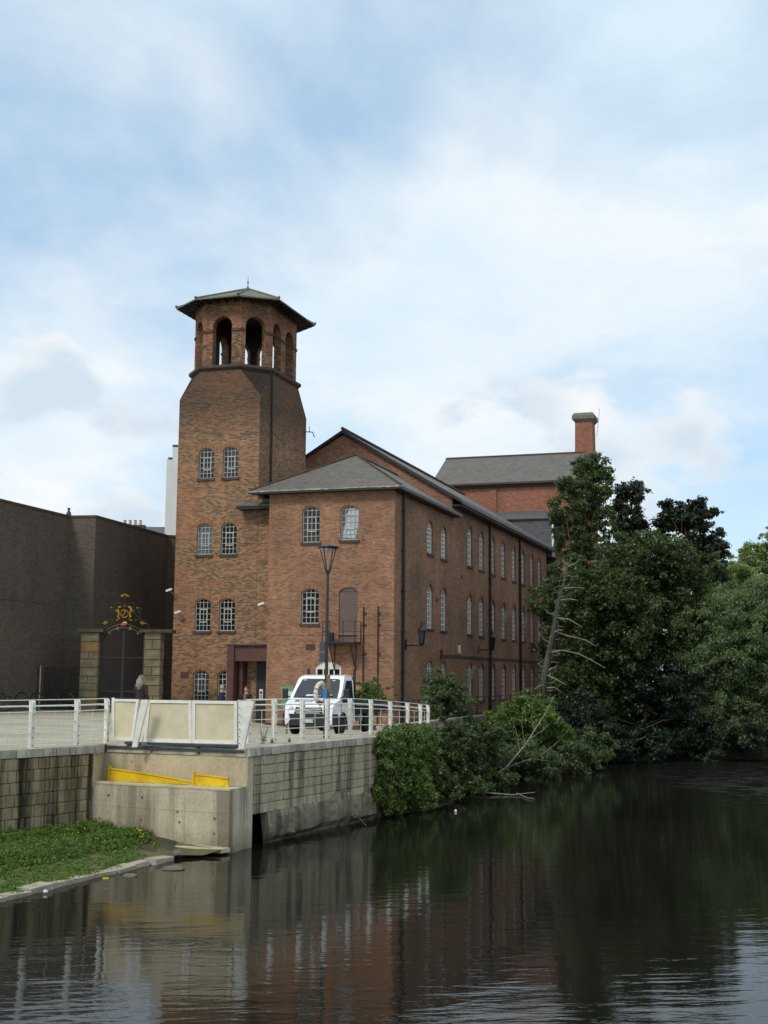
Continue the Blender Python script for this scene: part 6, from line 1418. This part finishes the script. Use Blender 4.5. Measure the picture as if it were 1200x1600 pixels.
# bank plants by the van and along the mill path
tree('shrub', 'white flowering green shrub against the mill wall behind the van', 'shrub', A_(572, 1140, 57),
     [V_(572, 1080, 57, .65, .5, .55, 18), V_(590, 1090, 57, .5, .5, .35, 10), V_(565, 1100, 57, .7, .5, .6, 14)], .25, 120, .1, 'leaf_bright', 35, .05, None)
# low stone wall and dark rail beside the mill path
pw0, pw1 = mill(-1.9, -7), mill(-1.9, 40)
wl = thing('path_wall', 'low grey stone wall below the dark rail along the river side of the mill', 'wall', (pw0.x, pw0.y, -.8)); b_ = Vector(wl.location)
m = MB(); slab_wall(m, Vector((0, 0, 0)), pw1 - pw0, -1.4, .40, .4); m.build('wall', 'wallconc2', wl)
m = MB(); a, b = Vector((0, 0, 0)), pw1 - pw0; slab_wall(m, a + Vector((.06, -.02, 0)), b + Vector((.06, -.02, 0)), .402, .5, .5); m.build('coping', 'coping', wl)
pr = thing('path_rail', 'dark iron rail on posts along the path beside the mill', 'railing', (pw0.x, pw0.y, -.3)); 
dv = (pw1 - pw0).normalized(); nv = Vector((-dv.y, dv.x, 0))
for i in range(16): p = dv * (i * 2.8) + nv * .2; MB().tube([(p.x, p.y, 0), (p.x, p.y, 1.05)], .035, 6).build('post', 'iron', pr)
for z in (.55, 1.0): MB().tube([nv * .2 + Vector((0, 0, z)), dv * 42 + nv * .2 + Vector((0, 0, z))], .025, 5).build('rail', 'iron', pr)

# fallen branch and twigs
fb = thing('fallen_branch', 'pale slender dead branch slanting out of the water edge bushes', 'branch', A_(745, 1228, 49)); c = Vector(fb.location)
Pf = lambda x, y, Y: at(x, y, Y) - c
m = MB(); m.tube([Pf(740, 1230, 48.5), Pf(790, 1200, 50), Pf(820, 1165, 51), Pf(850, 1118, 52), Pf(868, 1085, 52.5)], [.05, .042, .03, .02, .008], 6); m.build('limb', 'deadwood', fb, True)
for pts_ in (((812, 1172), (806, 1140), (795, 1112)), ((820, 1165), (815, 1130), (818, 1105)), ((826, 1155), (850, 1140), (862, 1128)), ((835, 1142), (830, 1120), (832, 1108)), ((790, 1200), (830, 1185), (862, 1190)), ((845, 1180), (865, 1165), (880, 1150))):
    m = MB(); m.tube([Pf(x, y, 50.8) for x, y in pts_], [.016, .011, .004], 4); m.build('twig', 'deadwood', fb)
def drift(label, pts_, r_):
    o = thing('driftwood', label, 'branch', pts_[0], 0, 'driftwood at the water edge'); c = Vector(pts_[0]); m = MB(); k = len(pts_)
    m.tube([Vector(p) - c for p in pts_], [r_ * (1 - .7 * i / (k - 1)) for i in range(k)], 5); m.build('stick', 'deadwood', o); return o
WZ = lambda x, y, dz=.03: tuple(atz(x, y, WATER + dz))
drift('long pale stick lying on the water below the overhanging bush', [WZ(712, 1240), WZ(750, 1238, .08), WZ(800, 1242), WZ(836, 1238, .1)], .05)
drift('short forked twig in the water right of the long pale stick', [WZ(808, 1240), WZ(822, 1246), WZ(835, 1249)], .035)
drift('bent twig reaching down to the water at the foot of the ivy', [WZ(552, 1272, .35), WZ(560, 1277, .2), WZ(572, 1290)], .03)
o = tag(MB().ball((0, 0, 0), .045, .045, .045, 8, 6).build('white_float', 'white', None, loc=WZ(712, 1267, .03)), 'small white ball floating near the foot of the bushes', 'float')
o = tag(MB().box(-.06, .06, -.03, .03, 0, .02).build('litter', 'yellow', None, loc=WZ(165, 1373, .0), rot=(0, 0, .3)), 'scrap of yellow litter at the water edge below the edging stones', 'litter')
o = tag(MB().ball((0, 0, .0), .05, .05, .04, 6, 4).build('litter', 'paper', None, loc=WZ(71, 1393, .04)), 'scrap of white litter caught on the edging stones', 'litter')

# grass shelf: mossy mud with weeds
sh_pts = [(-11.5, 20), (-9.1, 20.6), (-7.9, 22.9), (-7.05, 24.7), (-6.3, 26.7), (-5.7, 28.1), (-5.2, 29.3), (-4.7, 30.15), (-4.15, 30.35), (-3.75, 30.75), (-5.5, 31.9), (-7.3, 32.7), (-9.0, 30.1), (-12.5, 24.6)]
res = delaunay_2d_cdt([Vector(p) for p in sh_pts] + [Vector((x * .5 + .1, y * .5 + .07)) for x in range(-25, -8) for y in range(41, 66)], [(i, (i + 1) % len(sh_pts)) for i in range(len(sh_pts))], [list(range(len(sh_pts)))], 1, 1e-5)
def shz(x, y):
    dw = min((Vector((x, y)) - Vector(a).lerp(Vector(b), t / 4)).length for a, b in zip(sh_pts[1:7], sh_pts[2:8]) for t in range(5))
    return WATER + .06 + .20 * sstep(.1, 2.4, dw) + .03 * sin(x * 5) * sin(y * 4)
m = MB(); m.add([(p.x, p.y, shz(p.x, p.y)) for p in res[0]], [tuple(f) for f in res[2]]); m.build('grass_shelf', 'mud', None, True, kind='structure')
R_ = random.Random(51); cl = []; cl2 = []
from mathutils.geometry import intersect_point_line
for i in range(5200):
    x = R_.uniform(-11.5, -4.6); y = R_.uniform(21, 32.6); dw = min((Vector((x, y)) - Vector(a).lerp(Vector(b), t / 4)).length for a, b in zip(sh_pts[1:7], sh_pts[2:8]) for t in range(5))
    tt = (A1 - A0).normalized(); sd = (x - A0.x) * tt.y - (y - A0.y) * tt.x
    if sd < .05 or dw < .1 or (x - fl.x) * (fr_ - fl).y - (y - fl.y) * (fr_ - fl).x > 0 and False: continue
    ok = (Vector((x, y, 0)) - fl).dot(bn)
    if ok < .06 or (x > -5.6 + .4 * mnoise.noise(Vector((y, 0, 1))) and y > 28.5): continue
    if sd > 0 and x > shore_x(y) if False else False: continue
    # only the landward side of the edging
    side_ = min(((Vector((x, y)) - Vector(a).lerp(Vector(b), .5)).length, ((Vector(b) - Vector(a)).x * (y - a[1]) - (Vector(b) - Vector(a)).y * (x - a[0]))) for a, b in zip(sh_pts[1:7], sh_pts[2:8]))[1]
    if side_ < 0: continue
    tall = sstep(1.1, 1.9, dw) * (1 if dw < 9 else .6)
    if tall < .15:
        if R_.random() < .8: cl2.append((x, y, shz(x, y) + .015, .16, 26))
        continue
    h_ = .02 + .13 * tall * R_.random() + (.18 if sd < .9 else 0) * R_.random()
    cl.append((x, y, shz(x, y) + h_, .09 + .07 * tall, int(30 + 26 * tall)))
leaf_cloud('weeds', 'grass', cl, .034, None, 7, 2.0, 0, .5, .8, kind='stuff'); leaf_cloud('short_grass', 'grass', cl2, .028, None, 8, 2.6, 0, .8, .25, kind='stuff')
m = MB()
for px, py, k in ((215, 1300, 9), (235, 1315, 4), (110, 1297, 3), (60, 1330, 3), (125, 1298, 2)):
    for i in range(k):
        p = at(px + R_.uniform(-9, 9), py + R_.uniform(-6, 8), 31.2 if px > 150 else 30.4); m.ball((p.x, p.y, p.z), .018, .018, .014, 5, 4)
m.build('yellow_flowers', 'yellow', None, kind='stuff')
cl = [(x, y, z, .12, 70) for x, y, z in [tuple(at(215 + R_.uniform(-14, 14), 1318 + R_.uniform(-12, 12), 31.3)) for i in range(16)] + [tuple(at(244 + R_.uniform(-5, 5), 1326 + R_.uniform(-4, 4), 31.0)) for i in range(4)]]
pp = thing('weed_clump', 'yellow flowering weeds growing over the base slab of the concrete box', 'weeds', tuple(at(215, 1335, 31.3))); b_ = Vector(pp.location); leaf_cloud('foliage', 'grass', [(x - b_.x, y - b_.y, z - b_.z, r_, k) for x, y, z, r_, k in cl], .034, pp, 9, 2.2)
# weeds in the coping joints
for label, px, py, Y, h_ in (('dry weed stalks growing behind the coping right of the flared plate', 411, 1164, 34.2, .45), ('small weed tuft at the foot of the second railing post', 452, 1160, 35.2, .12), ('small weed tuft at the foot of the first railing post', 425, 1162, 34.6, .15)):
    p = at(px, py, Y); p.z = .02; o = thing('weed', label, 'weed', p); m = MB()
    for i in range(9): a = R_.uniform(-.35, .35); m.tube([(R_.uniform(-.06, .06), 0, 0), (a * h_ * .6, R_.uniform(-.05, .05), h_ * .6), (a * h_, R_.uniform(-.1, .1), h_ * R_.uniform(.8, 1.1))], [.006, .005, .002], 4)
    m.build('stalk', 'deadwood', o); leaf_cloud('leaves', 'grass', [(0, 0, h_ * .3, h_ * .35, 30)], .035, o, 12)
